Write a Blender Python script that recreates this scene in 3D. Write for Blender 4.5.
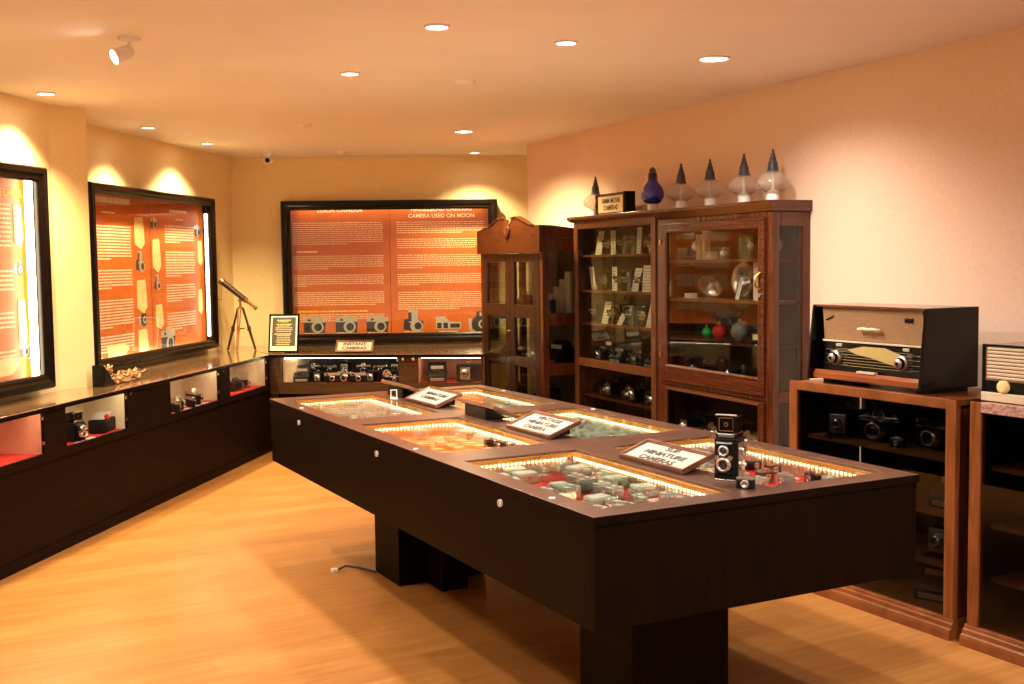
import bpy, bmesh, math, random
from mathutils import Vector, Matrix
random.seed(7)
SC = bpy.context.scene
COL = SC.collection
for o in list(bpy.data.objects): bpy.data.objects.remove(o)
sin, cos, pi = math.sin, math.cos, math.pi

# ---------------------------------------------------------------- camera
F_PX, PITCH, ROLL = 1144.9, 0.0697, -0.0125
cam_d = bpy.data.cameras.new('camera'); cam = bpy.data.objects.new('camera', cam_d); COL.objects.link(cam)
fw = Vector((0, cos(PITCH), -sin(PITCH))); up0 = Vector((0, sin(PITCH), cos(PITCH))); rt0 = Vector((1, 0, 0))
rt = cos(ROLL)*rt0 + sin(ROLL)*up0; up = -sin(ROLL)*rt0 + cos(ROLL)*up0
m = Matrix((rt, up, -fw)).transposed().to_4x4(); m.translation = (0, 0, 1.6)
cam.matrix_world = m
cam_d.sensor_width = 36; cam_d.lens = F_PX/1024*36; cam_d.clip_start = 0.05
SC.camera = cam
# ---------------------------------------------------------------- world and exposure
w = bpy.data.worlds.new('world'); SC.world = w; w.use_nodes = True
w.node_tree.nodes['Background'].inputs[0].default_value = (1, .78, .58, 1)
w.node_tree.nodes['Background'].inputs[1].default_value = .3
SC.view_settings.view_transform = 'Standard'
try: SC.view_settings.look = 'None'
except Exception: pass
SC.view_settings.gamma = 1; SC.view_settings.use_curve_mapping = False
SC.view_settings.exposure = 0.78
CEIL = 2.6
# ceiling lamps: x, y, power, cone (deg), colour, disc radius
WARM = (1.0, .73, .42); SOFT = (1.0, .87, .73); YEL = (1.0, .80, .42)
DOWN = [(-.301,4.924,92,150,SOFT,.046,'round white downlight in the ceiling, nearest the top edge above the table'),
        (-.832,6.09,92,150,SOFT,.044,'round white downlight in the ceiling left of the table\'s centre line'),
        (.264,5.314,78,150,SOFT,.044,'round white downlight in the ceiling between the frontmost one and the big bright one'),
        (1.022,5.778,52,150,SOFT,.068,'large bright downlight in the ceiling near the tall glass cabinets'),
        (-.345,8.807,215,150,YEL,.066,'bright round downlight in the ceiling before the back wall'),
        (2.2,2.6,92,150,SOFT,.09,'downlight in the ceiling over the radio cabinets outside the view'),
        (.7,2.2,92,150,SOFT,.09,'added unseen fill downlight in the ceiling over the camera position'),  # this lamp and the next are unseen, added for general fill
        (-1.2,2.4,92,150,SOFT,.09,'added unseen fill downlight in the ceiling left of the camera position'),
        (-1.293,4.15,70,150,SOFT,.09,'downlight in the ceiling just outside the top edge of the view')]
WASH = [(-2.653,6.648,185,112,YEL,.045,'small wall washer lamp in the ceiling over the leftmost orange poster'),
        (-2.594,8.31,175,112,YEL,.045,'small wall washer lamp in the ceiling over the left edge of the two column poster'),
        (-2.468,9.432,190,125,YEL,.045,'small wall washer lamp in the ceiling nearest the far left corner'),
        (-.32,10.5,130,115,YEL,.045,'small wall washer lamp in the ceiling against the back wall'),
        (-2.8,5.0,185,112,YEL,.045,'small wall washer lamp in the ceiling left of the view')]

# ---------------------------------------------------------------- materials
MATS = {}
def mat(name, col, rough=.5, metal=0, emit=None, es=0, spec=.5, coat=0, noise=None, bump=0, trans=0, alpha=1):
    if name in MATS: return MATS[name]
    m = bpy.data.materials.new(name); m.use_nodes = True; nt = m.node_tree; b = nt.nodes['Principled BSDF']
    b.inputs['Base Color'].default_value = (*col, 1); b.inputs['Roughness'].default_value = rough
    b.inputs['Metallic'].default_value = metal; b.inputs['Specular IOR Level'].default_value = spec
    b.inputs['Coat Weight'].default_value = coat; b.inputs['Coat Roughness'].default_value = .08
    b.inputs['Transmission Weight'].default_value = trans
    if emit: b.inputs['Emission Color'].default_value = (*emit, 1); b.inputs['Emission Strength'].default_value = es
    tc = nt.nodes.new('ShaderNodeTexCoord')
    n = nt.nodes.new('ShaderNodeTexNoise'); sc, amt = noise if noise else (12, .06)
    n.inputs['Scale'].default_value = sc; n.inputs['Detail'].default_value = 3
    nt.links.new(tc.outputs['Object'], n.inputs['Vector'])
    r = nt.nodes.new('ShaderNodeValToRGB')
    r.color_ramp.elements[0].position = .3; r.color_ramp.elements[1].position = .7
    r.color_ramp.elements[0].color = (*[c*(1-amt) for c in col], 1); r.color_ramp.elements[1].color = (*[min(1, c*(1+amt)) for c in col], 1)
    nt.links.new(n.outputs['Fac'], r.inputs['Fac']); nt.links.new(r.outputs['Color'], b.inputs['Base Color'])
    if bump:
        bp = nt.nodes.new('ShaderNodeBump'); bp.inputs['Strength'].default_value = bump; bp.inputs['Distance'].default_value = .002
        nt.links.new(n.outputs['Fac'], bp.inputs['Height']); nt.links.new(bp.outputs['Normal'], b.inputs['Normal'])
    MATS[name] = m; return m
def wood(name, c1, c2, rough=.35, scale=(1, 1, 12), coat=.1, spec=.3):
    if name in MATS: return MATS[name]
    m = bpy.data.materials.new(name); m.use_nodes = True; nt = m.node_tree; b = nt.nodes['Principled BSDF']
    tc = nt.nodes.new('ShaderNodeTexCoord'); mp = nt.nodes.new('ShaderNodeMapping'); mp.inputs['Scale'].default_value = scale
    nt.links.new(tc.outputs['Object'], mp.inputs['Vector'])
    n = nt.nodes.new('ShaderNodeTexNoise'); n.inputs['Scale'].default_value = 4; n.inputs['Detail'].default_value = 6; n.inputs['Distortion'].default_value = .6
    nt.links.new(mp.outputs['Vector'], n.inputs['Vector'])
    r = nt.nodes.new('ShaderNodeValToRGB'); r.color_ramp.elements[0].position = .32; r.color_ramp.elements[1].position = .68
    r.color_ramp.elements[0].color = (*c1, 1); r.color_ramp.elements[1].color = (*c2, 1)
    nt.links.new(n.outputs['Fac'], r.inputs['Fac']); nt.links.new(r.outputs['Color'], b.inputs['Base Color'])
    b.inputs['Roughness'].default_value = rough; b.inputs['Coat Weight'].default_value = coat; b.inputs['Coat Roughness'].default_value = .15
    b.inputs['Specular IOR Level'].default_value = spec
    MATS[name] = m; return m
def glass(name, tint=(1, 1, 1), refl=1.0):
    if name in MATS: return MATS[name]
    m = bpy.data.materials.new(name); m.use_nodes = True; nt = m.node_tree; nt.nodes.clear()
    o = nt.nodes.new('ShaderNodeOutputMaterial'); t = nt.nodes.new('ShaderNodeBsdfTransparent'); g = nt.nodes.new('ShaderNodeBsdfGlossy')
    t.inputs[0].default_value = (*tint, 1); g.inputs['Roughness'].default_value = .01
    fr = nt.nodes.new('ShaderNodeLayerWeight'); fr.inputs[0].default_value = .5
    pw = nt.nodes.new('ShaderNodeMath'); pw.operation = 'POWER'; pw.inputs[1].default_value = 5      # Schlick: .04 + .96 (1 - cos)^5
    ma = nt.nodes.new('ShaderNodeMath'); ma.operation = 'MULTIPLY_ADD'; ma.inputs[1].default_value = .96; ma.inputs[2].default_value = .04
    mx = nt.nodes.new('ShaderNodeMixShader'); ml = nt.nodes.new('ShaderNodeMath'); ml.operation = 'MULTIPLY'; ml.inputs[1].default_value = refl
    ml.use_clamp = True
    nt.links.new(fr.outputs['Facing'], pw.inputs[0]); nt.links.new(pw.outputs[0], ma.inputs[0])
    nt.links.new(ma.outputs[0], ml.inputs[0]); nt.links.new(ml.outputs[0], mx.inputs[0])
    nt.links.new(t.outputs[0], mx.inputs[1]); nt.links.new(g.outputs[0], mx.inputs[2]); nt.links.new(mx.outputs[0], o.inputs[0])
    MATS[name] = m; return m
def floor_mat():
    m = bpy.data.materials.new('laminate_floor'); m.use_nodes = True; nt = m.node_tree; b = nt.nodes['Principled BSDF']
    L = nt.links.new
    tc = nt.nodes.new('ShaderNodeTexCoord'); mp = nt.nodes.new('ShaderNodeMapping')
    mp.inputs['Rotation'].default_value = (0, 0, -math.radians(30))
    L(tc.outputs['Object'], mp.inputs['Vector'])
    br = nt.nodes.new('ShaderNodeTexBrick'); br.offset = .37
    br.inputs['Color1'].default_value = (.48, .215, .060, 1); br.inputs['Color2'].default_value = (.39, .16, .040, 1)
    br.inputs['Mortar'].default_value = (.42, .20, .06, 1); br.inputs['Scale'].default_value = 1
    br.inputs['Mortar Size'].default_value = .0012; br.inputs['Brick Width'].default_value = 1.2; br.inputs['Row Height'].default_value = .19
    br.inputs['Bias'].default_value = -.2
    L(mp.outputs['Vector'], br.inputs['Vector'])
    mp2 = nt.nodes.new('ShaderNodeMapping'); mp2.inputs['Scale'].default_value = (1.2, 14, 1); L(mp.outputs['Vector'], mp2.inputs['Vector'])
    n = nt.nodes.new('ShaderNodeTexNoise'); n.inputs['Scale'].default_value = 2.2; n.inputs['Detail'].default_value = 6; n.inputs['Distortion'].default_value = .5
    L(mp2.outputs['Vector'], n.inputs['Vector'])
    r = nt.nodes.new('ShaderNodeValToRGB'); r.color_ramp.elements[0].position = .3; r.color_ramp.elements[1].position = .7
    r.color_ramp.elements[0].color = (.74, .68, .60, 1); r.color_ramp.elements[1].color = (1.0, 1.0, 1.0, 1)
    L(n.outputs['Fac'], r.inputs['Fac'])
    mx = nt.nodes.new('ShaderNodeMix'); mx.data_type = 'RGBA'; mx.blend_type = 'MULTIPLY'; mx.inputs[0].default_value = 1
    L(br.outputs['Color'], mx.inputs[6]); L(r.outputs['Color'], mx.inputs[7]); L(mx.outputs[2], b.inputs['Base Color'])
    b.inputs['Roughness'].default_value = .32; b.inputs['Specular IOR Level'].default_value = .4
    return m
M_FLOOR = floor_mat()
M_CEIL = mat('ceiling_paint', (.80, .73, .68), .9, noise=(3, .02))
M_WL = mat('yellower_wall_base', (.88, .68, .36), .75, noise=(60, .04), bump=.2)  # left and back walls, yellower base than the right wall
M_WR = mat('peach_wall_paper', (.82, .60, .46), .75, noise=(60, .04), bump=.2)
M_COUNT = wood('dark_counter_wood', (.005, .0014, .0007), (.010, .003, .0014), .5, (1, 1, 10), 0, .06)
M_STONE = mat('polished_brown_stone', (.16, .085, .045), .12, coat=.6, noise=(50, .35))
M_FRAME = mat('black_brown_lacquer', (.005, .0022, .0015), .25, coat=.08, spec=.25)
M_TABLE = wood('table_side_laminate', (.0045, .0016, .0007), (.009, .0032, .0012), .5, (6, 6, 1), 0, .06)
M_TTOP = wood('table_top_laminate', (.075, .034, .022), (.12, .055, .038), .3, (1, 8, 1), .4)
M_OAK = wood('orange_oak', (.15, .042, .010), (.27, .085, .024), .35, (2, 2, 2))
M_OAKV = wood('orange_oak_upright', (.15, .042, .010), (.27, .085, .024), .35, (14, 14, 1))
M_MAH = wood('mahogany', (.045, .009, .003), (.10, .022, .007), .25, (12, 12, 1), .6)
M_MAHH = wood('mahogany_horizontal', (.045, .009, .003), (.10, .022, .007), .25, (1, 1, 14), .6)
M_WARD = wood('carved_reddish_wood', (.032, .008, .0028), (.075, .020, .0055), .28, (2, 2, 10), .6)
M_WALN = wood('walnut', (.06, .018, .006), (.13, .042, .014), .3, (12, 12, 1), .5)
M_DARKIN = mat('dark_cabinet_lining', (.014, .008, .006), .7)
M_BRNIN = mat('brown_cabinet_lining', (.042, .017, .007), .7, noise=(90, .3))
M_CREAM = mat('cream_lining', (.75, .66, .44), .8)
M_PINK = mat('salmon_lining', (.72, .32, .20), .8)
M_RED = mat('red_cloth', (.62, .012, .008), .9, bump=.3, noise=(80, .15))
M_ORANGE = mat('orange_poster_print', (.58, .13, .008), .55, noise=(5, .08))
M_TEXT = mat('cream_poster_print', (.90, .68, .45), .6)
M_TEXTW = mat('white_poster_print', (.95, .88, .70), .6)
M_TEXTY = mat('yellow_poster_print', (.92, .58, .08), .6)
M_TAG = mat('parchment_tag', (.80, .66, .30), .7, noise=(30, .1))
M_PAPER = mat('cream_paper', (.44, .385, .30), .7)
M_WHITE = mat('white_card', (.92, .86, .80), .7)
M_INK = mat('dark_ink', (.03, .025, .025), .6)
M_BLACK = mat('black_leatherette', (.006, .0055, .0055), .5, spec=.2, noise=(300, .4), bump=.3)
M_BLKG = mat('black_gloss_enamel', (.004, .004, .0045), .2, spec=.25, coat=.05)
M_CHROME = mat('satin_chrome', (.72, .71, .68), .22, 1)
M_STEEL = mat('brushed_steel', (.45, .44, .42), .35, 1)
M_BRASS = mat('brass', (.75, .48, .15), .25, 1)
M_LENS = mat('coated_lens_glass', (.01, .012, .025), .04, coat=1)
M_GOLD = mat('gold_led_channel', (.72, .36, .05), .5, 0)
M_LED = mat('warm_led_bead', (1, .9, .6), .5, emit=(1, .80, .45), es=11)
M_LEDS = mat('warm_led_strip_light', (1, .9, .6), .5, emit=(1, .82, .52), es=16)
M_LAMP = mat('lit_lamp_disc', (1, 1, 1), .5, emit=(1, .93, .85), es=16)
M_TRIM = mat('white_lamp_trim', (.85, .8, .74), .5)
M_PLAST = mat('white_plastic', (.8, .78, .74), .4)
M_GREEN = mat('grey_green_enamel', (.28, .38, .31), .35, noise=(20, .2))
M_SILV = mat('pale_silver_metal', (.62, .62, .55), .35, .6)
M_MINT = mat('pale_green_card', (.55, .66, .50), .6)
M_ORBOX = mat('orange_film_box_card', (.75, .25, .05), .6, noise=(40, .15))
M_GLASS = glass('clear_pane_glass')
M_GLASSC = glass('cabinet_pane_glass', (.78, .80, .77), .9)
M_GLASSD = glass('tinted_pane_glass', (.58, .60, .60), .8)
M_BLUE = mat('cobalt_blue_glass', (.012, .02, .42), .05, coat=1)
M_BULB = glass('clear_bulb_glass', (.90, .86, .82), 2.5)
_nt = M_BULB.node_tree; _o = _nt.nodes['Material Output']; _pr = _nt.nodes.new('ShaderNodeBsdfPrincipled'); _pr.inputs['Base Color'].default_value = (.85, .78, .72, 1); _pr.inputs['Roughness'].default_value = .25
_mx = _nt.nodes.new('ShaderNodeMixShader'); _mx.inputs[0].default_value = .22; _src = _o.inputs[0].links[0].from_socket
_nt.links.new(_src, _mx.inputs[1]); _nt.links.new(_pr.outputs[0], _mx.inputs[2]); _nt.links.new(_mx.outputs[0], _o.inputs[0])
M_CERAM = mat('white_ceramic', (.85, .80, .76), .35, coat=.4)
M_GREYM = mat('dark_grey_metal', (.07, .075, .09), .4, .5)
M_DRIFT = mat('pale_driftwood', (.38, .20, .09), .8, noise=(25, .4), bump=.6)
M_CABLE = mat('black_rubber', (.02, .02, .02), .6)
M_IVORY = mat('ivory_plastic', (.62, .52, .37), .35, coat=.3)
M_CLOTH = mat('golden_speaker_cloth', (.30, .17, .08), .85, noise=(250, .3), bump=.4)
M_DIALG = mat('gilt_dial_print', (.50, .38, .14), .4)
M_GRAN = mat('speckled_red_board', (.40, .22, .18), .5, noise=(70, .6))

# ---------------------------------------------------------------- mesh builder
class MB:
    def __init__(s): s.v = []; s.f = []; s.mi = []; s.sm = []
    def add(s, vs, fs, m=0, smooth=False):
        b = len(s.v); s.v += [tuple(v) for v in vs]
        for f in fs: s.f.append([b+i for i in f]); s.mi.append(m); s.sm.append(smooth)
        return s
    def box(s, x0, x1, y0, y1, z0, z1, m=0):
        v = [(x0,y0,z0),(x1,y0,z0),(x1,y1,z0),(x0,y1,z0),(x0,y0,z1),(x1,y0,z1),(x1,y1,z1),(x0,y1,z1)]
        return s.add(v, [(0,3,2,1),(4,5,6,7),(0,1,5,4),(1,2,6,5),(2,3,7,6),(3,0,4,7)], m)
    def prism(s, pts, h0, h1, axis='z', m=0, smooth=False):
        # polygon pts (a,b) extruded along axis
        n = len(pts)
        def P(a, b, h): return {'z': (a, b, h), 'y': (a, h, b), 'x': (h, a, b)}[axis]
        v = [P(a, b, h0) for a, b in pts] + [P(a, b, h1) for a, b in pts]
        f = [list(range(n))[::-1], [n+i for i in range(n)]] + [(i, (i+1) % n, n+(i+1) % n, n+i) for i in range(n)]
        return s.add(v, f, m, smooth)
    def ring(s, p0, p1, r0, r1=None, n=20, m=0, caps=True, smooth=True):
        r1 = r0 if r1 is None else r1; p0 = Vector(p0); p1 = Vector(p1); d = (p1-p0).normalized()
        a = d.orthogonal().normalized(); b = d.cross(a)
        v = [p0+(a*cos(2*pi*i/n)+b*sin(2*pi*i/n))*r0 for i in range(n)] + [p1+(a*cos(2*pi*i/n)+b*sin(2*pi*i/n))*r1 for i in range(n)]
        s.add(v, [(i, (i+1) % n, n+(i+1) % n, n+i) for i in range(n)], m, smooth)
        if caps: s.add(v, [list(range(n))[::-1], [n+i for i in range(n)]], m)
        return s
    def lathe(s, prof, c=(0, 0, 0), n=24, axis='z', m=0, cap=True):
        # prof: (r, h)
        v = []
        for r, h in prof:
            for i in range(n):
                a = 2*pi*i/n; p = (r*cos(a), r*sin(a), h)
                if axis == 'y': p = (r*cos(a), h, r*sin(a))
                if axis == 'x': p = (h, r*cos(a), r*sin(a))
                v.append((c[0]+p[0], c[1]+p[1], c[2]+p[2]))
        f = [(k*n+i, k*n+(i+1) % n, (k+1)*n+(i+1) % n, (k+1)*n+i) for k in range(len(prof)-1) for i in range(n)]
        s.add(v, f, m, True)
        if cap:
            if prof[0][0] > 1e-5: s.add(v[:n], [list(range(n))[::-1]], m)
            if prof[-1][0] > 1e-5: s.add(v[-n:], [list(range(n))], m)
        return s
    def tube(s, pts, r, n=8, m=0):
        rr = r if isinstance(r, (list, tuple)) else [r]*len(pts); P = [Vector(p) for p in pts]; v = []
        up = None
        for i, p in enumerate(P):
            d = (P[min(i+1, len(P)-1)]-P[max(i-1, 0)]).normalized()
            if up is None: up = d.orthogonal().normalized()
            a = (up-d*up.dot(d)).normalized(); up = a; b = d.cross(a)
            v += [p+(a*cos(2*pi*k/n)+b*sin(2*pi*k/n))*rr[i] for k in range(n)]
        f = [(k*n+i, k*n+(i+1) % n, (k+1)*n+(i+1) % n, (k+1)*n+i) for k in range(len(P)-1) for i in range(n)]
        s.add(v, f, m, True); s.add(v[:n], [list(range(n))[::-1]], m); s.add(v[-n:], [list(range(n))], m)
        return s
    def frame(s, x0, x1, z0, z1, wd, y0, y1, m=0, lip=.0):
        # rectangular frame in the xz plane with mitred moulded profile (front is y0)
        prof = [(0, y1), (0, y0+.35*(y1-y0)), (.12*wd, y0), (.45*wd, y0+.05*(y1-y0)), (.62*wd, y0+.28*(y1-y0)), (.85*wd, y0+.22*(y1-y0)), (wd, y0+.45*(y1-y0)), (wd, y1)]
        v = []
        for t, y in prof:
            v += [(x0+t, y, z0+t), (x1-t, y, z0+t), (x1-t, y, z1-t), (x0+t, y, z1-t)]
        k = len(prof)
        f = [(a*4+i, a*4+(i+1) % 4, ((a+1) % k)*4+(i+1) % 4, ((a+1) % k)*4+i) for a in range(k) for i in range(4)]
        return s.add(v, f, m)
    def rot(s, ang, axis='x', c=(0, 0, 0)):
        R_ = Matrix.Rotation(ang, 3, axis.upper()); c = Vector(c)
        s.v = [tuple(R_ @ (Vector(p)-c)+c) for p in s.v]; return s
    def move(s, d): s.v = [(p[0]+d[0], p[1]+d[1], p[2]+d[2]) for p in s.v]; return s
    def join(s, o):
        b = len(s.v); s.v += o.v; s.f += [[b+i for i in f] for f in o.f]; s.mi += o.mi; s.sm += o.sm; return s
    def build(s, name, mats, parent=None, bevel=0, label=None):
        me = bpy.data.meshes.new(name); me.from_pydata(s.v, [], s.f)
        if not isinstance(mats, (list, tuple)): mats = [mats]
        for q in mats: me.materials.append(q)
        for p, mi, sm in zip(me.polygons, s.mi, s.sm): p.material_index = mi; p.use_smooth = sm
        bm = bmesh.new(); bm.from_mesh(me); bmesh.ops.recalc_face_normals(bm, faces=bm.faces); bm.to_mesh(me); bm.free()
        o = bpy.data.objects.new(name, me); COL.objects.link(o)
        if parent is not None: o.parent = parent
        if bevel:
            b = o.modifiers.new('bevel', 'BEVEL'); b.width = bevel; b.segments = 2; b.limit_method = 'ANGLE'; b.angle_limit = math.radians(50)
        if label: o['label'] = label
        return o
def thing(name, label, cat, loc=(0, 0, 0), rz=0, group=None):
    o = bpy.data.objects.new(name, None); COL.objects.link(o); o.empty_display_size = .05
    o.location = loc; o.rotation_euler = (0, 0, rz); o['label'] = label; o['category'] = cat
    if group: o['group'] = group
    return o
def tag(o, label, cat, group=None):
    o['label'] = label; o['category'] = cat
    if group: o['group'] = group
    return o
def struct(name, mb, m_, bevel=0):
    o = mb.build(name, m_, None, bevel); o['kind'] = 'structure'; return o
CH = {}
def kids(o):
    return [c for c in COL.objects if c.parent == o]
def dup(root, loc, rz, label, group=None, rx=0, ry=0, scale=None):
    if root.name not in CH:
        CH[root.name] = [(c, kids(c)) for c in kids(root)]
    r = root.copy(); COL.objects.link(r); r.location = loc; r.rotation_euler = (rx, ry, rz); r['label'] = label
    if scale: r.scale = scale if isinstance(scale, tuple) else (scale,)*3
    if group: r['group'] = group
    elif 'group' in r: del r['group']
    for c, gs in CH[root.name]:
        d = c.copy(); COL.objects.link(d); d.parent = r
        for g in gs:
            e = g.copy(); COL.objects.link(e); e.parent = d
    return r
class Frame:
    # local x left to right as seen from the room, y into the furniture or wall, z up
    def __init__(s, ox, oy, ux, uy):
        l = math.hypot(ux, uy); s.o = Vector((ox, oy, 0)); s.u = Vector((ux/l, uy/l, 0)); s.n = Vector((-uy/l, ux/l, 0)); s.a = math.atan2(uy, ux)
    def p(s, x, y, z=0): q = s.o+s.u*x+s.n*y; return Vector((q.x, q.y, z))
def text(s, size, parent, mat_, loc, rot=(pi/2, 0, 0), name='lettering', bold=0.0, align='CENTER', sx=1.0, depth=.0006):
    cu = bpy.data.curves.new('t', 'FONT'); cu.body = s; cu.size = size; cu.align_x = align; cu.align_y = 'CENTER'; cu.extrude = depth; cu.offset = bold; cu.space_line = .95
    t = bpy.data.objects.new('t', cu); COL.objects.link(t)
    me = bpy.data.meshes.new_from_object(t, depsgraph=bpy.context.evaluated_depsgraph_get()); bpy.data.objects.remove(t)
    me.materials.clear(); me.materials.append(mat_)
    o = bpy.data.objects.new(name, me); COL.objects.link(o); o.location = loc; o.rotation_euler = rot; o.scale = (sx, 1, 1)
    o.parent = parent; return o

# frames fitted to the room
FL = Frame(-2.119, 9.438, .1394, .9902)      # left counter front, x runs away from the camera
FB = Frame(-2.075, 9.751, 1.81, -.236)       # back counter front
FA = Frame(-2.82, 7.091, .1403, .990)        # near left wall
FW = Frame(-2.609, 10.762, .345, 2.668)      # far left wall
FK = Frame(-2.609, 10.762, 2.772, .122)      # back wall
FC = Frame(1.355, 5.575, .474, -.880)        # radio cabinets
FT = Frame(.448, 8.588, .396, -.918)         # tall cabinets (parallel to right wall)
FD = Frame(-.268, 9.75, .396, -.918)         # carved glass wardrobe
TH = -.4781; ZT = .85
FTB = Frame(.2322, 3.3106, cos(TH), -sin(TH))  # table, origin at its near left corner
TW, TL = 1.3217, 3.484

# ================================================================ ROOM
YB = -1.6
pA0 = (-2.891-(6.59-YB)*.1417, YB); pA1 = (-2.82, 7.091); pC = (-2.684, 7.333); pW0 = (-3.05, 7.385); pW1 = (-2.609, 10.762); pK1 = (1.6, 10.947)
pR0 = (.15, 9.912); pR1 = (2.242+(5.057-YB)*.431, YB)
T_ = .12
def wallpoly(name, pts, m_): return struct(name, MB().prism(pts, 0, CEIL), m_)
wallpoly('wall_left', [pA0, pA1, (pA1[0]-.6, pA1[1]+.09), (pA0[0]-.6, pA0[1])], M_WL)
wallpoly('wall_left_column', [pA1, pC, pW0, (pA1[0]-.6, pA1[1]+.09)], M_WL)
wallpoly('wall_left_far', [pW0, pW1, (pW1[0]-.4, pW1[1]+.0), (pW0[0]-.4, pW0[1])], M_WL)
wallpoly('wall_back', [(pW1[0]-.4, pW1[1]-.018), pK1, (pK1[0], pK1[1]+T_), (pW1[0]-.4, pW1[1]+T_)], M_WL)
wallpoly('wall_right', [pR0, pR1, (pR1[0]+.8, pR1[1]), (pR0[0]+.8, pR0[1]+.345)], M_WR)
wallpoly('wall_alcove', [(1.2, 9.9), (1.35, 9.9), (1.35, 10.96), (1.2, 10.93)], M_WL)
# end behind the camera left open so warm world light fills the room
struct('floor', MB().box(-5.2, 6.2, YB-T_, 11.3, -.1, 0), M_FLOOR)
struct('ceiling', MB().box(-5.2, 6.2, YB-T_, 11.3, CEIL, CEIL+.1), M_CEIL)

# ---- ceiling fittings
def spot(parent, power, cone, colr, size, blend=.7, loc=(0, 0, -.03), rot=(0, 0, 0)):
    l = bpy.data.lights.new('lamp_light', 'SPOT'); l.energy = power; l.spot_size = math.radians(cone); l.spot_blend = blend; l.color = colr; l.shadow_soft_size = size
    o = bpy.data.objects.new('lamp_light', l); COL.objects.link(o); o.parent = parent; o.location = loc; o.rotation_euler = rot
    return o
for lst, kind in ((DOWN, 'downlight'), (WASH, 'wall_washer')):
    for x, y, pw, cone, cl, r, lab in lst:
        t = thing('ceiling_downlight', lab, 'ceiling lamp', (x, y, CEIL))
        MB().lathe([(r, 0), (r*1.22, 0), (r*1.22, -.006), (r*1.05, -.010), (r, -.004)], cap=False).build('trim_ring', M_TRIM, t)
        MB().lathe([(.0001, -.003), (r, -.003), (r, -.0005), (.0001, -.0005)], cap=False).build('lamp_disc', M_LAMP, t)
        spot(t, pw, cone, cl, r*.8, .7 if kind == 'downlight' else 1.0)
for (x, y), lab in (((-.241, 6.403), 'small round ceiling detector between the downlights above the table'),
                    ((-1.456, 8.249), 'flat round grille in the ceiling left of the bright far downlight'),
                    ((-1.506, 10.323), 'small flat ceiling disc beside the security camera')):
    t = thing('smoke_detector', lab, 'detector', (x, y, CEIL), 0)
    MB().lathe([(.0001, -.016), (.035, -.016), (.055, -.006), (.055, 0)]).build('housing', M_TRIM, t)
    MB().lathe([(.0001, -.022), (.012, -.022), (.014, -.016)]).build('sensor', M_TRIM, t)
t = thing('ceiling_spotlight', 'white swivel spotlight mounted on the ceiling at upper left', 'spotlight', (-1.66, 5.1, CEIL), 0)
MB().lathe([(.0001, -.018), (.045, -.018), (.05, -.002), (.05, 0)]).build('ceiling_plate', M_TRIM, t)
MB().tube([(0, 0, -.015), (-.005, 0, -.04), (-.02, 0, -.055)], .008).build('swivel_arm', M_TRIM, t)
hd = MB().lathe([(.0001, 0), (.018, 0), (.03, .015), (.036, .09), (.034, .093), (.030, .088)], axis='x', cap=False)
hd.rot(math.radians(24), 'y').rot(math.radians(222), 'z').move((.01, 0, -.055))
h = hd.build('lamp_head', M_TRIM, t)
ls = MB().lathe([(.0001, .0895), (.0325, .0895)], axis='x', cap=False).rot(math.radians(24), 'y').rot(math.radians(222), 'z').move((.01, 0, -.055))
ls.build('lamp_glass', M_LAMP, h)
t = thing('security_camera', 'small white dome security camera hanging from the ceiling in the far left corner', 'security camera', (-2.16, 10.33, CEIL))
t.scale = (1.35, 1.35, 1.35)
MB().lathe([(.0001, -.03), (.03, -.03), (.038, 0)]).build('mount', M_PLAST, t)
MB().lathe([(.0001, -.075), (.02, -.07), (.034, -.05), (.036, -.03), (.0001, -.028)]).build('dome', M_PLAST, t)
MB().lathe([(.0001, -.036), (.014, -.036), (.017, -.026)], axis='y').move((0, 0, -.05)).build('lens', M_BLKG, t)

# ================================================================ camera prototypes (front faces -y, base at z 0)
def cam_slr(name='film_camera', s=1, body=M_BLACK, top=M_CHROME):
    t = thing(name, 'x', 'camera')
    b = MB().box(-.07*s, .07*s, -.016*s, .02*s, 0, .062*s); b.build('body', body, t, .006*s)
    MB().box(-.068*s, .068*s, -.015*s, .019*s, .062*s, .076*s).prism([(-.024*s, .075*s), (.024*s, .075*s), (.014*s, .097*s), (-.014*s, .097*s)], -.018*s, .016*s, 'y').build('top_plate', top, t, .003*s)
    l = MB().lathe([(.030*s, -.016*s), (.030*s, -.03*s), (.027*s, -.031*s), (.027*s, -.055*s), (.024*s, -.058*s), (.019*s, -.056*s)], (0, 0, .036*s), 20, 'y', cap=False).build('lens_barrel', top, t)
    MB().lathe([(.0001, -.053*s), (.014*s, -.052*s), (.02*s, -.048*s)], (0, 0, .036*s), 20, 'y', cap=False).build('lens_glass', M_LENS, l)
    MB().ring((.045*s, 0, .076*s), (.045*s, 0, .085*s), .009*s, n=12).build('dial', top, t)
    MB().ring((-.045*s, 0, .076*s), (-.045*s, 0, .084*s), .011*s, n=12).build('rewind_knob', top, t)
    return t
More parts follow.
